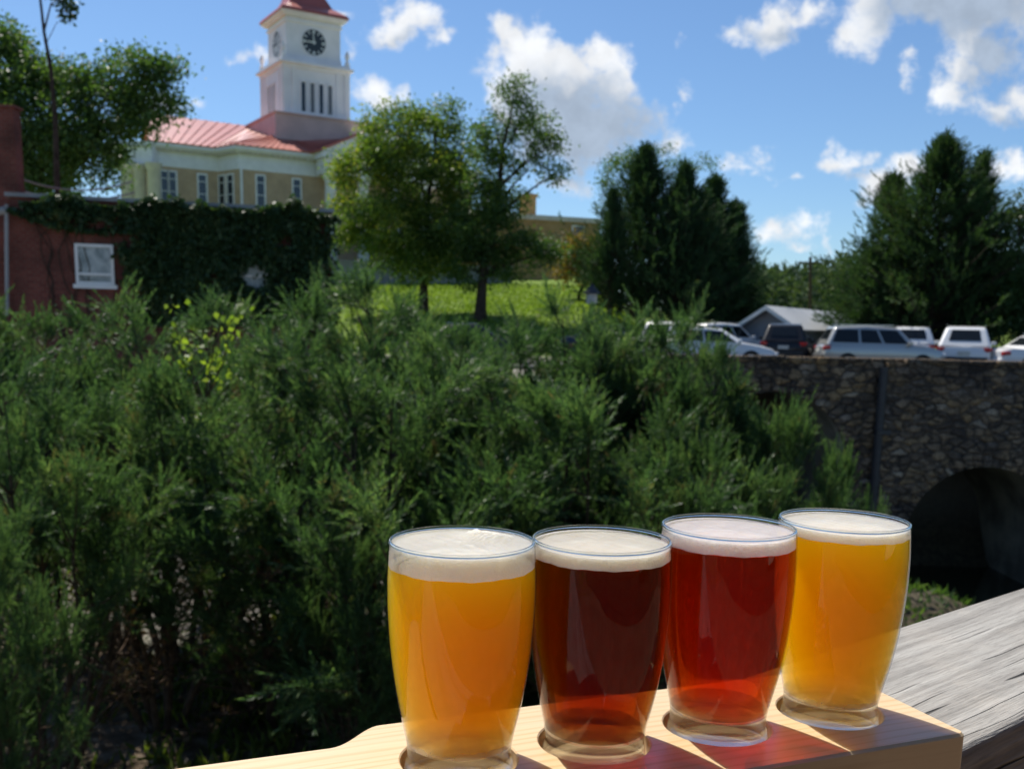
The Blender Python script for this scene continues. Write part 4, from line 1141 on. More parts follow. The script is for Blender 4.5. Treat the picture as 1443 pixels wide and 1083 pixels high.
def make_car(name, label, kind, pm, loc, rz, group='cars parked beyond the bridge wall'):
    L_, Wd, H_ = {'boxy': (4.25, 1.8, 1.62), 'suv': (4.6, 1.86, 1.70), 'sedan': (4.7, 1.82, 1.45)}[kind]
    hl, hw = L_ / 2, Wd / 2
    belt = {'boxy': .98, 'suv': 1.02, 'sedan': .92}[kind]
    hood = {'boxy': .98, 'suv': .98, 'sedan': .86}[kind]
    # x of: rear glass foot, roof rear, roof front, windscreen foot
    gx_ = {'boxy': (-hl + .10, -hl + .38, .45, 1.05), 'suv': (-hl + .10, -hl + .55, .35, 1.15), 'sedan': (-hl + .75, -.95, .35, 1.25)}[kind]
    root = thing(name, label, 'car', loc, rz, group)
    deck = belt if kind != 'sedan' else .95
    st = [(-hl, .78, .84, .42), (-hl + .06, .93, deck - .08, .30), (-hl + .35, .985, deck, .22), (-.9, 1, belt, .20), (.3, 1, belt, .20), (gx_[3] - .1, .99, belt - .01, .20), (hl - .55, .965, hood - .06, .22), (hl - .2, .90, hood - .16, .26), (hl, .74, hood - .34, .36)]
    mb = MB(); vs = []; n = 0
    for (x, w, zt_, zl) in st:
        w = hw * w; zm = zl + .28
        ring = [(-w * .90, zl), (-w, zm), (-w * .985, zt_ - .16), (-w * .93, zt_ - .01), (0, zt_ + .03), (w * .93, zt_ - .01), (w * .985, zt_ - .16), (w, zm), (w * .90, zl)]
        n = len(ring); vs += [(x, y, z) for y, z in ring]
    fs = []
    for i in range(len(st) - 1):
        for k in range(n): fs.append((i * n + k, i * n + (k + 1) % n, (i + 1) * n + (k + 1) % n, (i + 1) * n + k))
    fs.append(tuple(range(n - 1, -1, -1))); fs.append(tuple(range((len(st) - 1) * n, len(st) * n)))
    mb.add(vs, fs)
    body = obj('body', mb, pm, root, smooth_=True, world=False, ang=40)
    # cabin
    wb_, wr_ = hw * .94, hw * .71
    x0, x1, x2, x3 = gx_
    zr_ = H_ - .05
    mb = MB()
    cab = [(x0, -wb_, deck - .03), (x3, -wb_, belt - .05), (x3, wb_, belt - .05), (x0, wb_, deck - .03), (x1, -wr_, zr_), (x2, -wr_, zr_), (x2, wr_, zr_), (x1, wr_, zr_), ((x1 + x2) / 2, -wr_, zr_ + .05), ((x1 + x2) / 2, wr_, zr_ + .05)]
    mb.add(cab, [(0, 1, 5, 8, 4), (2, 3, 7, 9, 6), (1, 2, 6, 5), (3, 0, 4, 7), (5, 6, 9, 8), (8, 9, 7, 4)])
    obj('cabin', mb, pm, root, world=False, bevel=.11, seg=4, smooth_=True)
    V3 = lambda i: Vector(cab[i])
    def pane(nm, a, b, c, d, o=.02, ins_=(.08, .92, .12, .9), m=M_CARGL):
        a, b, c, d = map(Vector, (a, b, c, d)); nn_ = (b - a).cross(d - a).normalized() * o
        def P(u_, v_): return (a * (1 - u_) + b * u_) * (1 - v_) + (d * (1 - u_) + c * u_) * v_ + nn_
        u0, u1, v0, v1 = ins_
        mb = MB(); mb.slab(P(u0, v0), P(u1, v0), P(u1, v1), P(u0, v1), o + .015); return obj(nm, mb, m, root, world=False, bevel=.012)
    pane('windscreen', V3(1), V3(2), V3(6), V3(5))
    pane('rear_window', V3(3), V3(0), V3(4), V3(7), ins_=(.17, .83, .28, .86))
    for a, b, c, d, flip in ((0, 1, 5, 4, 0), (2, 3, 7, 6, 1)):
        cuts = ((.05, .36), (.39, .63), (.66, .93)) if kind != 'sedan' else ((.10, .47), (.50, .90))
        for u0, u1 in cuts:
            if flip: u0, u1 = 1 - u1, 1 - u0
            pane('side_window', V3(a), V3(b), V3(c), V3(d), ins_=(u0, u1, .14, .86))
    # wheels
    for sx in (-1, 1):
        for sy in (-1, 1):
            wx = sx * hl * .60; r_ = .34
            mb = MB(); ca = []
            for rr_, yy in ((r_ * .62, 0), (r_ * .95, 0), (r_, .05), (r_, .17), (r_ * .95, .21), (r_ * .62, .21)): ca.append((rr_, yy))
            vs = []; ns = 22
            for rr_, yy in ca:
                for k in range(ns): t_ = 2 * math.pi * k / ns; vs.append((wx + rr_ * math.cos(t_), sy * (hw - .19 + yy), r_ + rr_ * math.sin(t_)))
            fs = [(i * ns + k, i * ns + (k + 1) % ns, (i + 1) * ns + (k + 1) % ns, (i + 1) * ns + k) for i in range(5) for k in range(ns)]
            mb.add(vs, fs); w_ = obj('wheel', mb, M_TYRE, root, world=False, smooth_=True)
            mb = MB(); yo = sy * (hw - .01)
            vs = [(wx + r_ * .63 * math.cos(2 * math.pi * k / 20), yo - sy * .03, r_ + r_ * .63 * math.sin(2 * math.pi * k / 20)) for k in range(20)] + [(wx, yo, r_)]
            mb.add(vs, [(k, (k + 1) % 20, 20) for k in range(20)]); obj('rim', mb, M_RIM, w_, world=False)
    # lights, bumpers, mirrors, plate
    for sy in (-1, 1):
        mb = MB(); mb.box((-hl + .06, sy * hw * .80, belt - .16), (.12, .20, .15)); mb.box((-hl + .14, sy * hw * .945, belt - .14), (.20, .10, .12)); obj('tail_light', mb, M_TAIL, root, world=False, bevel=.03)
        mb = MB(); mb.box((hl - .14, sy * hw * .70, hood - .32), (.20, .36, .14)); obj('headlight', mb, M_HEAD, root, world=False, bevel=.04)
        mb = MB(); mb.box((x3 - .25, sy * (hw + .07), belt + .06), (.14, .20, .14)); obj('mirror', mb, pm, root, world=False, bevel=.04)
        mb = MB(); mb.box(((x1 + x2) / 2, sy * wr_ * .96, H_ + .02), ((x2 - x1) * .85, .03, .03)); obj('roof_rail', mb, M_CHROME, root, world=False, bevel=.01)
    mb = MB(); mb.box((-hl + .02, 0, .48), (.16, Wd * .86, .24)); obj('rear_bumper', mb, M_TRIM if kind != 'sedan' else pm, root, world=False, bevel=.05)
    mb = MB(); mb.box((hl - .03, 0, .45), (.16, Wd * .80, .22)); obj('front_bumper', mb, M_TRIM, root, world=False, bevel=.05)
    mb = MB(); mb.box((-hl - .005, 0, .74), (.05, .42, .14)); obj('number_plate', mb, M_PLATE, root, world=False)
    mb = MB(); mb.box((hl - .05, 0, hood - .40), (.12, .8, .16)); obj('grille', mb, M_TRIM, root, world=False, bevel=.02)
    return root
LOT = EZ - 1.326
def carat(px, Y): q = at(px, 480, Y); return (q.x, Y, LOT)
make_car('parked_car', 'silver boxy hatchback side-on just behind the stone wall', 'boxy', P_SILV, carat(1240, 36.4), R(-5))
make_car('parked_car', 'white SUV seen from behind with red tail lights, right of the silver boxy hatchback', 'suv', P_WHITE, carat(1360, 38.5), R(66))
make_car('parked_car', 'white SUV seen from behind, partly hidden by the silver boxy hatchback', 'suv', P_WHITE, carat(1282, 44.5), R(72))
make_car('parked_car', 'white saloon cut off by the right edge of the photo', 'sedan', P_WHITE, carat(1487, 36.6), R(4))
make_car('parked_car', 'white saloon with its bonnet sticking out right of the juniper tip', 'sedan', P_WHITE, carat(1003, 37.0), R(-12))
make_car('parked_car', 'black SUV seen from behind in front of the grey gabled building', 'suv', P_BLACK, carat(1106, 43.5), R(74))
make_car('parked_car', 'white SUV parked under the cedar clump behind the white saloon', 'suv', P_WHITE, carat(1020, 47.5), R(35))
make_car('parked_car', 'white car farthest left in the car park, by the juniper tip', 'suv', P_WHITE, carat(950, 46), R(60))
make_car('parked_car', 'black saloon mostly hidden behind the silver boxy hatchback', 'sedan', P_BLACK, carat(1190, 43.5), R(100))
make_car('parked_car', 'dark blue saloon half hidden at the left foot of the cedar clump', 'sedan', P_BLUE, carat(862, 44), R(-20))
make_car('parked_car', 'black car in front of the grass bank, almost covered by juniper tips', 'sedan', P_BLACK, (at(662, 480, 38.5).x, 38.5, gzf(at(662, 480, 38.5).x, 38.5)), R(8))

# ------------------------------------------------------------------ deck rail of weathered timber
UR = R(39.5)
rd = Vector((math.cos(UR), math.sin(UR), 0)); rn = Vector((-rd.y, rd.x, 0))
RZ = EZ - .194
def wood_grain(t, co, scale, along=.05):
    """grain running along local x"""
    m = t.mapping(co, (along, 1, 1))
    warp_ = t.vec('SCALE', t.vec('SUBTRACT', t.noise(t.mapping(co, (.4, 1, 1)), 14, 3, out='Color'), (.5, .5, .5)), scale=.012)
    m2 = t.vec('ADD', m, warp_)
    return m2
def b_rail(t, out):
    co = t.node('ShaderNodeTexCoord').outputs['Object']
    g = wood_grain(t, co, 1, .035)
    n1 = t.noise(g, 150, 5, .65); n2 = t.noise(g, 46, 4, .6, .4); n3 = t.noise(co, 20, 5)
    nf = t.noise(t.mapping(co, (.08, 1, 1)), 700, 3, .6)
    c = t.ramp(n1, [(.25, (.18, .17, .155)), (.45, (.28, .265, .245)), (.6, (.355, .34, .315)), (.78, (.44, .42, .395))])
    c = t.mix(t.rng(n2, .46, .64), c, t.mix(.5, c, (.17, .155, .14)))
    c = t.mix(t.math('MULTIPLY', t.rng(n3, .45, .7), .3), c, (.44, .40, .35))
    c = t.mix(t.math('MULTIPLY', t.rng(nf, .5, .68), .3), c, (.12, .11, .10))
    cr1 = t.noise(t.mapping(g, (.45, 1, 1)), 40, 2, .5, .0)
    crack = t.math('MULTIPLY', t.rng(t.math('ABSOLUTE', t.math('SUBTRACT', cr1, .53)), .010, .002, 0, 1), t.rng(t.noise(t.mapping(co, (.8, 1, 1)), 7, 2), .50, .60))
    c = t.mix(crack, c, (.012, .011, .01))
    h = t.math('SUBTRACT', t.math('ADD', t.math('MULTIPLY', n1, 1.0), t.math('MULTIPLY', nf, .35)), t.math('MULTIPLY', crack, 2.2))
    principled(t, out, Base_Color=c, Roughness=.82, Specular_IOR_Level=.25, Normal=t.bump(h, .6, .003))
M_RAIL = mat('weathered_timber', b_rail)
r0 = Vector((0, 0, 0)) + rn * .275
rail = thing('deck_rail', 'weathered grey timber deck rail with long drying cracks, under the flight board', 'railing', (r0.x, r0.y, RZ), UR)
def boards(mb, x0, x1, y0, y1, z0, z1, rnd=.004, seg=3):
    mb.add([(x0, y0, z0), (x1, y0, z0), (x1, y1, z0), (x0, y1, z0), (x0, y0, z1), (x1, y0, z1), (x1, y1, z1), (x0, y1, z1)],
           [(0, 3, 2, 1), (4, 5, 6, 7), (0, 1, 5, 4), (1, 2, 6, 5), (2, 3, 7, 6), (3, 0, 4, 7)])
mb = MB(); boards(mb, -2.2, 3.0, -.0635, .0635, -.038, 0); obj('top_rail', mb, M_RAIL, rail, world=False, bevel=.004, seg=3)
mb = MB(); boards(mb, -2.2, 3.0, -.045, -.007, -.135, -.0405); obj('side_rail', mb, M_RAIL, rail, world=False, bevel=.004)
for xx in (-1.6, 1.2, 2.7):
    mb = MB(); boards(mb, xx - .045, xx + .045, -.004, .052, -3.2, -.0405); obj('post', mb, M_RAIL, rail, world=False, bevel=.004)
mb = MB(); boards(mb, -2.2, 3.0, -.045, -.007, -1.02, -.93); obj('lower_rail', mb, M_RAIL, rail, world=False, bevel=.004)
for k in range(36):
    xx = -2.1 + k * .14
    if min(abs(xx - q) for q in (-1.6, 1.2, 2.7)) < .07: continue
    mb = MB(); boards(mb, xx - .018, xx + .018, -.043 + .038, -.005 + .038, -1.03, -.0405); obj('baluster', mb, M_RAIL, rail, world=False)
mb = MB(); boards(mb, -4.2, 5.0, -5.6, -.07, -1.2, -1.16)
dk = obj('deck_floor', mb, plain('deck_boards', (.17, .115, .075), .8, var=.25, scale=3), None, world=False); dk.location = (r0.x, r0.y, RZ); dk.rotation_euler = (0, 0, UR); tag(dk, kind='structure')

# taproom wall added out of view behind the deck to darken reflections in the glasses
tp = Vector((0, 0, 0)) - rn * 2.9
tap = thing('added_taproom_wall', 'unseen brown boarded wall added behind the deck to dim reflections in the glasses', 'building', (tp.x, tp.y, RZ - 1.16))
wt_ = Wall(tp + rd * 7, tp - rd * 7)
zd = RZ - 1.16
M_BOARDS = plain('brown_boards', (.065, .042, .03), .8, var=.2, scale=2)
mb = MB(); wt_.box(mb, 0, wt_.len, zd, zd + 3.0, -.3, 0)
for k in range(15): wt_.box(mb, .002, wt_.len - .002, zd + .2 * k + .02, zd + .2 * k + .195, 0, .012 + .004 * (k % 2))
obj('wall', mb, M_BOARDS, tap)
mb = MB(); wt_.box(mb, -.4, wt_.len + .4, zd + 3.0, zd + 3.14, -1.2, 1.45); obj('roof', mb, M_DARK, tap)  # overhang added to keep sun off the wall and its reflection dark
mb = MB(); wt_.box(mb, 8.6, 9.6, zd + .02, zd + 2.1, .02, .06); dr_ = obj('door', mb, M_DARK, tap)
mb = MB(); wt_.box(mb, 8.7, 8.76, zd + 1.0, zd + 1.15, .06, .12); obj('handle', mb, M_CHROME, dr_)
window(wt_, 4.2, 5.6, zd + .9, zd + 2.1, tap, M_CREAM, rails=(.5,))

# ------------------------------------------------------------------ flight board
UB = R(21.7)
bd_ = Vector((math.cos(UB), math.sin(UB), 0)); bn_ = Vector((-bd_.y, bd_.x, 0))
BT = EZ - .176
def b_pine(t, out):
    co = t.node('ShaderNodeTexCoord').outputs['Object']
    g = t.vec('ADD', t.mapping(co, (.10, 1, .9)), t.vec('SCALE', t.vec('SUBTRACT', t.noise(t.mapping(co, (.3, 1, 1)), 9, 2, out='Color'), (.5, .5, .5)), scale=.02))
    w = t.node('ShaderNodeTexWave', wave_type='BANDS', bands_direction='Y'); t.put(w.inputs[0], g)
    w.inputs['Scale'].default_value = 62; w.inputs['Distortion'].default_value = 4.5; w.inputs['Detail'].default_value = 3; w.inputs['Detail Scale'].default_value = 1.2
    n1 = t.noise(t.mapping(co, (.06, 1, 1)), 420, 3, .6); n2 = t.noise(t.mapping(co, (.2, 1, 1)), 26, 4)
    c = t.ramp(w.outputs['Fac'], [(.0, (.69, .51, .29)), (.6, (.685, .50, .28)), (.88, (.65, .46, .24)), (1, (.60, .41, .20))])
    c = t.mix(t.math('MULTIPLY', t.rng(n1, .4, .7), .28), c, (.55, .36, .19))
    c = t.mix(t.math('MULTIPLY', t.rng(n2, .45, .7), .35), c, (.70, .55, .38))
    principled(t, out, Base_Color=c, Roughness=.42, Specular_IOR_Level=.45, Coat_Weight=.35, Coat_Roughness=.18, Normal=t.bump(n1, .12, .001))
M_PINEW = mat('pine_board', b_pine)
board = thing('flight_board', 'pale pine tasting board with a handle and four cup holes, on the deck rail', 'board', (0, 0, BT - .018), UB)
# outline in (s, t): s along the board, t across
t0_, t1_ = .322, .4155
tm = (t0_ + t1_) / 2
SR = .352
out_ = []
def arc(cx_, cy_, r, a0, a1, n): return [(cx_ + r * math.cos(R(a0 + (a1 - a0) * i / n)), cy_ + r * math.sin(R(a0 + (a1 - a0) * i / n))) for i in range(n + 1)]
rc = .004
out_ += arc(SR - rc, t0_ + rc, rc, -90, 0, 5) + arc(SR - rc, t1_ - rc, rc, 0, 90, 5)
def shoulder(tb, sg):                                 # from board edge down to the handle neck, rounded
    P = []
    for i in range(13):
        a = i / 12
        P.append((.104 - .026 * a, tb - sg * .0175 * (a * a * (3 - 2 * a))))
    return P
neck = .0175
out_ += shoulder(t1_, 1)
out_ += arc(-.062 , tm, (t1_ - t0_) / 2 - neck, 90, 270, 20)
out_ += shoulder(t0_, -1)[::-1]
HS = [.1265 + .0612 * k for k in range(4)]
HT = [.3705, .3690, .3672, .3655]
HR = .0243
bm = bmesh.new()
def ring(pts, z): return [bm.verts.new((p[0], p[1], z)) for p in pts]
TH = .018
hole_d = .0085
holes = [[(s_ + HR * math.cos(2 * math.pi * k / 56), t_ + HR * math.sin(2 * math.pi * k / 56)) for k in range(56)] for s_, t_ in zip(HS, HT)]
def loop_edges(v):
    return [bm.edges.new((v[i], v[(i + 1) % len(v)])) for i in range(len(v))]
ch_ = .0012                                             # softened arris
cent = (sum(p[0] for p in out_) / len(out_), sum(p[1] for p in out_) / len(out_))
def shrink(pts, d):
    r = []; n = len(pts)
    for i in range(n):
        a, b, c = (Vector((*pts[i - 1], 0)), Vector((*pts[i], 0)), Vector((*pts[(i + 1) % n], 0)))
        e1 = (b - a); e2 = (c - b)
        e1 = e1.normalized() if e1.length > 1e-7 else e2.normalized(); e2 = e2.normalized() if e2.length > 1e-7 else e1
        nn_ = Vector((-(e1 + e2).y, (e1 + e2).x, 0)).normalized(); q = b + nn_ * d; r.append((q.x, q.y))
    return r
o_top = ring(shrink(out_, ch_), TH); o_mid = ring(out_, TH - ch_); o_low = ring(out_, ch_); o_bot = ring(shrink(out_, ch_), 0)
ed = loop_edges(o_top)
htop = []
for h in holes:
    c_ = (sum(p[0] for p in h) / 56, sum(p[1] for p in h) / 56)
    big = [(c_[0] + (p[0] - c_[0]) * (1 + .0006 / HR), c_[1] + (p[1] - c_[1]) * (1 + .0006 / HR)) for p in h]
    v0 = ring(big, TH); htop.append(v0); ed += loop_edges(v0)
bmesh.ops.triangle_fill(bm, edges=ed, use_beauty=True)
def bridge_(a, b):
    for i in range(len(a)): bm.faces.new((a[i], a[(i + 1) % len(a)], b[(i + 1) % len(a)], b[i]))
bridge_(o_top, o_mid); bridge_(o_mid, o_low); bridge_(o_low, o_bot); bm.faces.new(o_bot)
for v0, h in zip(htop, holes):
    v1 = ring(h, TH - .0006); v2 = ring(h, TH - hole_d)
    bridge_(v0, v1); bridge_(v1, v2); bm.faces.new(v2)
bmesh.ops.recalc_face_normals(bm, faces=bm.faces)
me = bpy.data.meshes.new('board_body'); bm.to_mesh(me); bm.free(); me.materials.append(M_PINEW)
o = bpy.data.objects.new('board_body', me); col.objects.link(o); o.parent = board
me.polygons.foreach_set('use_smooth', [True] * len(me.polygons)); me.set_sharp_from_angle(angle=R(30))

# ------------------------------------------------------------------ beer glasses
RP = [(.0218, .0), (.0226, .0012), (.0228, .003), (.0224, .006), (.0216, .010), (.0215, .0135), (.0221, .018), (.0235, .0245), (.0252, .032), (.0267, .040), (.0279, .048), (.0288, .056), (.02945, .064), (.0299, .072), (.03005, .080), (.0300, .086), (.0297, .092), (.0293, .098), (.0291, .1003)]
rz_, zz_ = np.array([p[0] for p in RP]), np.array([p[1] for p in RP])
def rad(z):                                            # smooth outer radius
    k = np.clip(np.searchsorted(zz_, z) - 1, 0, len(zz_) - 2)
    # catmull-rom for a soft profile
    i0, i1, i2, i3 = max(k - 1, 0), k, k + 1, min(k + 2, len(zz_) - 1)
    h = zz_[i2] - zz_[i1]; t = (z - zz_[i1]) / h
    m1 = (rz_[i2] - rz_[i0]) / (zz_[i2] - zz_[i0]) * h; m2 = (rz_[i3] - rz_[i1]) / (zz_[i3] - zz_[i1]) * h
    return float((2 * t ** 3 - 3 * t ** 2 + 1) * rz_[i1] + (t ** 3 - 2 * t ** 2 + t) * m1 + (-2 * t ** 3 + 3 * t ** 2) * rz_[i2] + (t ** 3 - t ** 2) * m2)
GH = .1003
def thin_fresnel(t):
    # reflectance of a thin clear wall, the same from both sides
    g = t.node('ShaderNodeNewGeometry')
    c = t.math('ABSOLUTE', t.vec('DOT_PRODUCT', g.outputs['Incoming'], g.outputs['Normal']))
    return t.math('MULTIPLY_ADD', t.math('POWER', t.math('SUBTRACT', 1.0, c, clamp=True), 5.0), .93, .035)
def b_glass(t, out):
    # thin clear glass: mostly see-through, mirror-like at grazing angles; condensation low on the outside
    co = t.node('ShaderNodeTexCoord').outputs['Object']
    tr = t.node('ShaderNodeBsdfTransparent'); t.put(tr.inputs[0], (.985, .99, .985))
    gl = t.node('ShaderNodeBsdfGlossy'); gl.inputs['Roughness'].default_value = .02
    mx = t.node('ShaderNodeMixShader'); t.put(mx.inputs[0], thin_fresnel(t)); t.l.new(tr.outputs[0], mx.inputs[1]); t.l.new(gl.outputs[0], mx.inputs[2])
    t.l.new(mx.outputs[0], out.inputs[0])
M_GLASS = mat('clear_glass', b_glass)
def b_mist(amount):
    def f(t, out):
        co = t.node('ShaderNodeTexCoord').outputs['Object']
        sp = t.node('ShaderNodeSeparateXYZ'); t.put(sp.inputs[0], co)
        n = t.noise(t.mapping(co, (1, 1, .45)), 55, 5, .6); dr = t.voro(co, 620, 'F1')
        k = t.math('MULTIPLY', t.rng(t.math('ADD', sp.outputs[2], t.math('MULTIPLY', n, .012)), .044, .022), amount)
        k = t.math('MULTIPLY', k, t.rng(n, .25, .6, .35, 1.0))
        run = t.noise(t.mapping(co, (1, 1, .05)), 260, 2, .5)
        k = t.math('ADD', k, t.math('MULTIPLY', t.math('MULTIPLY', t.rng(run, .70, .76), .10), t.rng(sp.outputs[2], .09, .07)), clamp=True)
        tr = t.node('ShaderNodeBsdfTransparent')
        gl = t.node('ShaderNodeBsdfGlossy'); gl.inputs['Roughness'].default_value = .025
        df = t.node('ShaderNodeBsdfDiffuse'); t.put(df.inputs[0], (.85, .84, .80)); tl = t.node('ShaderNodeBsdfTranslucent'); t.put(tl.inputs[0], (.85, .82, .74))
        mm = t.node('ShaderNodeMixShader'); mm.inputs[0].default_value = .55; t.l.new(df.outputs[0], mm.inputs[1]); t.l.new(tl.outputs[0], mm.inputs[2])
        m0 = t.node('ShaderNodeMixShader'); t.put(m0.inputs[0], k); t.l.new(tr.outputs[0], m0.inputs[1]); t.l.new(mm.outputs[0], m0.inputs[2])
        m1 = t.node('ShaderNodeMixShader'); t.put(m1.inputs[0], thin_fresnel(t)); t.l.new(m0.outputs[0], m1.inputs[1]); t.l.new(gl.outputs[0], m1.inputs[2])
        t.l.new(m1.outputs[0], out.inputs[0])
    return f
def b_base(t, out):
    # solid thick glass foot: refracts, part of the light goes straight through
    g = t.node('ShaderNodeBsdfGlass'); g.inputs['IOR'].default_value = 1.5; g.inputs['Roughness'].default_value = .0; t.put(g.inputs[0], (.97, .985, .97))
    tr = t.node('ShaderNodeBsdfTransparent'); t.put(tr.inputs[0], (.93, .95, .93))
    mx = t.node('ShaderNodeMixShader'); mx.inputs[0].default_value = .45
    t.l.new(g.outputs[0], mx.inputs[1]); t.l.new(tr.outputs[0], mx.inputs[2]); t.l.new(mx.outputs[0], out.inputs[0])
M_BASE = mat('thick_glass_foot', b_base)
def b_lip(t, out):
    g = t.node('ShaderNodeBsdfGlass'); g.inputs['IOR'].default_value = 1.5; g.inputs['Roughness'].default_value = .01; t.put(g.inputs[0], (.96, .98, .97))
    t.l.new(g.outputs[0], out.inputs[0])
M_LIP = mat('glass_lip', b_lip)
def b_beer(absorb, dens, scat, sdens, straight, g=.5):
    """beer: absorbing, slightly or strongly scattering liquid; part of the light is bent, part goes straight on"""
    def f(t, out):
        gl = t.node('ShaderNodeBsdfRefraction'); gl.inputs['IOR'].default_value = 1.33; gl.inputs['Roughness'].default_value = .0
        tr = t.node('ShaderNodeBsdfTransparent')
        mx = t.node('ShaderNodeMixShader'); mx.inputs[0].default_value = straight
        t.l.new(gl.outputs[0], mx.inputs[1]); t.l.new(tr.outputs[0], mx.inputs[2]); t.l.new(mx.outputs[0], out.inputs[0])
        a = t.node('ShaderNodeVolumeAbsorption'); t.put(a.inputs[0], absorb); a.inputs[1].default_value = dens
        s = t.node('ShaderNodeVolumeScatter'); t.put(s.inputs[0], scat); s.inputs[1].default_value = sdens; s.inputs['Anisotropy'].default_value = g
        ad = t.node('ShaderNodeAddShader'); t.l.new(a.outputs[0], ad.inputs[0]); t.l.new(s.outputs[0], ad.inputs[1])
        t.l.new(ad.outputs[0], out.inputs[1])
    return f
def foam_mat(name, c):
    def f(t, out):
        co = t.node('ShaderNodeTexCoord').outputs['Object']
        v = t.voro(co, 900, 'F1'); n = t.noise(co, 130, 5, .6); n2 = t.noise(co, 45, 3)
        cc = t.mix(t.rng(n2, .35, .7), c, tuple(x * .9 for x in c))
        cc = t.mix(t.math('MULTIPLY', t.rng(v, .35, .12), .10), cc, tuple(x * .75 for x in c))
        h = t.math('ADD', t.math('MULTIPLY', n, 1.0), t.math('MULTIPLY', v, .5))
        p = principled(t, out, Base_Color=cc, Roughness=.55, Specular_IOR_Level=.3, Normal=t.bump(h, .3, .0012))
        p.inputs['Subsurface Weight'].default_value = 1.0; p.inputs['Subsurface Radius'].default_value = (1, .9, .7); p.inputs['Subsurface Scale'].default_value = .012
        tr = t.node('ShaderNodeBsdfTransparent'); mx = t.node('ShaderNodeMixShader'); mx.name = 'lets_light_through'; mx.inputs[0].default_value = .45
        t.l.new(p.outputs[0], mx.inputs[1]); t.l.new(tr.outputs[0], mx.inputs[2]); t.l.new(mx.outputs[0], out.inputs[0])
    return mat(name, f)
GW = .0005                                             # wall thickness
LZ = .0165                                             # top of the glass foot

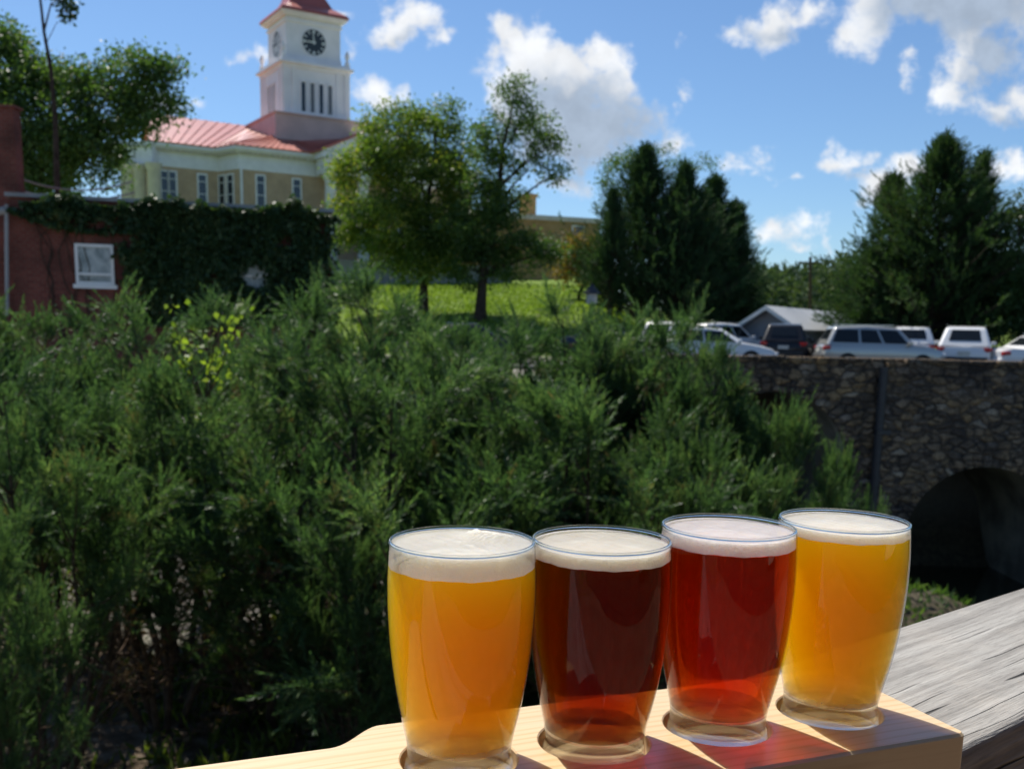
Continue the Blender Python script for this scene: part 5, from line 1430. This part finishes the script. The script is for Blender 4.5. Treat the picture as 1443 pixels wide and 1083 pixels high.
def make_glass(label, k, beer_m, foam_m, foam_top, foam_th, mist, peak=0.0, sink=0.0, seed=0, streaks=()):
    c = bd_ * HS[k] + bn_ * HT[k]
    root = thing('beer_glass', label, 'beer glass', (c.x, c.y, BT - hole_d + .0004 - sink), 0, 'tasting glasses on the board')
    RH = .0013                                         # rounded lip of solid glass above the thin wall
    zs = np.linspace(LZ, GH - RH - .0001, 60)
    prof = [(rad(z), z) for z in zs] + [(rad(GH - RH) - GW, GH - RH - .0001)] + [(rad(z) - GW, z) for z in np.linspace(GH - RH - .0004, foam_top - .0012, 6)]
    mb = MB(); mb.lathe(prof, seg=96, cap=False)
    gl = obj('glass_wall', mb, mat('misted_glass', b_mist(mist)), root, world=False, smooth_=True, ang=80)
    rc_ = rad(GH) - .0006; lip = [(rc_ + .00066 * math.cos(a), GH - .0007 + .0007 * math.sin(a)) for a in np.linspace(0, 2 * math.pi, 15)]
    mb = MB(); mb.lathe(lip, seg=128, cap=False); obj('glass_rim', mb, M_LIP, root, world=False, smooth_=True, ang=180)
    zs = list(np.linspace(0.0, LZ, 22))
    prof = [(.0001, .0006), (.016, .0006), (.0195, .0002)] + [(rad(z), z) for z in zs] + [(rad(LZ) - .0011, LZ + .0004), (rad(LZ) * .80, LZ - .0012), (.0001, LZ - .0022)]
    mb = MB(); mb.lathe(prof, seg=96, cap=False); obj('glass_foot', mb, M_BASE, root, world=False, smooth_=True, ang=60)
    fb_ = foam_top - foam_th
    prof = [(.0001, LZ - .0017), (rad(LZ) * .80, LZ - .0007)] + [(rad(z) - GW, z) for z in np.linspace(LZ + .0010, fb_, 44)] + [(.0001, fb_)]
    mb = MB(); mb.lathe(prof, seg=96, cap=False); obj('beer', mb, beer_m, root, world=False, smooth_=True, ang=50)
    # foam with an uneven top and lower edge
    rg = np.random.default_rng(seed); seg = 96; vs = []; fs = []
    def hgt(x, y):
        ed_ = max(0, 1 - (math.hypot(x, y) / .0285) ** 4); z = foam_top + ed_ * (.00022 * math.sin(x * 420 + seed) * math.cos(y * 360 + seed) + .00015 * math.sin(x * 900 + y * 700))
        if peak:
            for (cx_, cy_, s_, a_) in ((.009, .013, .0055, 1), (.016, .008, .0045, .8), (.004, .015, .004, .7), (.0, .002, .0022, .35), (.005, -.004, .0016, .3)): z += peak * a_ * math.exp(-((x - cx_) ** 2 + (y - cy_) ** 2) / (2 * s_ * s_)) * (1 + .35 * math.sin(x * 1900) * math.cos(y * 1700))
        return z
    radii = [0] + list(np.linspace(.08, .97, 16)) + [1.0]
    vs.append((0, 0, hgt(0, 0)))
    for f_ in radii[1:]:
        for q in range(seg):
            a = 2 * math.pi * q / seg; r_ = (rad(foam_top) - GW - .0002) * f_; x, y = r_ * math.cos(a), r_ * math.sin(a)
            vs.append((x, y, hgt(x, y) + (.0006 * max(0, (f_ - .9) / .1) ** 2)))
    nr = len(radii) - 1
    fs += [(0, 1 + q, 1 + (q + 1) % seg) for q in range(seg)]
    for i in range(nr - 1):
        for q in range(seg): fs.append((1 + i * seg + q, 1 + (i + 1) * seg + q, 1 + (i + 1) * seg + (q + 1) % seg, 1 + i * seg + (q + 1) % seg))
    b0 = 1 + (nr - 1) * seg
    ni = 6
    for i in range(1, ni + 1):
        z = foam_top + (fb_ + .00015 - foam_top) * i / ni
        for q in range(seg):
            a = 2 * math.pi * q / seg
            zz = z - (.0004 * (math.sin(a * 9 + seed) + .7 * math.sin(a * 23 + 2 * seed)) if i == ni else 0) * .4
            r_ = rad(z) - GW - .00012; vs.append((r_ * math.cos(a), r_ * math.sin(a), zz))
        for q in range(seg): fs.append((b0 + (i - 1) * seg + q, b0 + (i - 1) * seg + (q + 1) % seg, b0 + i * seg + (q + 1) % seg, b0 + i * seg + q))
    vs.append((0, 0, fb_ + .0002)); lc = len(vs) - 1; b1 = b0 + ni * seg
    fs += [(b1 + q, b1 + (q + 1) % seg, lc) for q in range(seg)]
    mb = MB(); mb.add(vs, fs); obj('foam', mb, foam_m, root, world=False, smooth_=True, ang=70)
    return root
IPA = mat('hazy_beer', b_beer((.9999, .845, .0), 150, (1, .95, .05), 52, .97, .3))
IPA2 = mat('golden_hazy_beer', b_beer((.9999, .87, .0), 150, (1, .95, .06), 50, .97, .3))
DARKB = mat('dark_brown_beer', b_beer((.885, .57, .0), 170, (1, .4, .02), 4, .60))
REDB = mat('red_beer', b_beer((.966, .60, .0), 170, (1, .35, .01), 6, .62))
FW = foam_mat('white_foam', (.74, .71, .63)); FT = foam_mat('cream_foam', (.71, .65, .54)); FP = foam_mat('pinkish_foam', (.72, .655, .63))
make_glass('hazy orange beer with the thickest white foam head, nearest the board handle', 0, IPA, FW, GH - .0021, .0082, .34, peak=.0019, seed=1)
make_glass('dark brown beer with a cream head and a clear glass foot', 1, DARKB, FT, GH - .0029, .0046, .10, seed=2, sink=.0026)
make_glass('clear red beer with a thin pinkish head', 2, REDB, FP, GH - .0028, .0051, .22, seed=3)
make_glass('hazy golden beer at the square end of the board, thin white head', 3, IPA2, FW, GH - .0026, .0036, .34, seed=4)
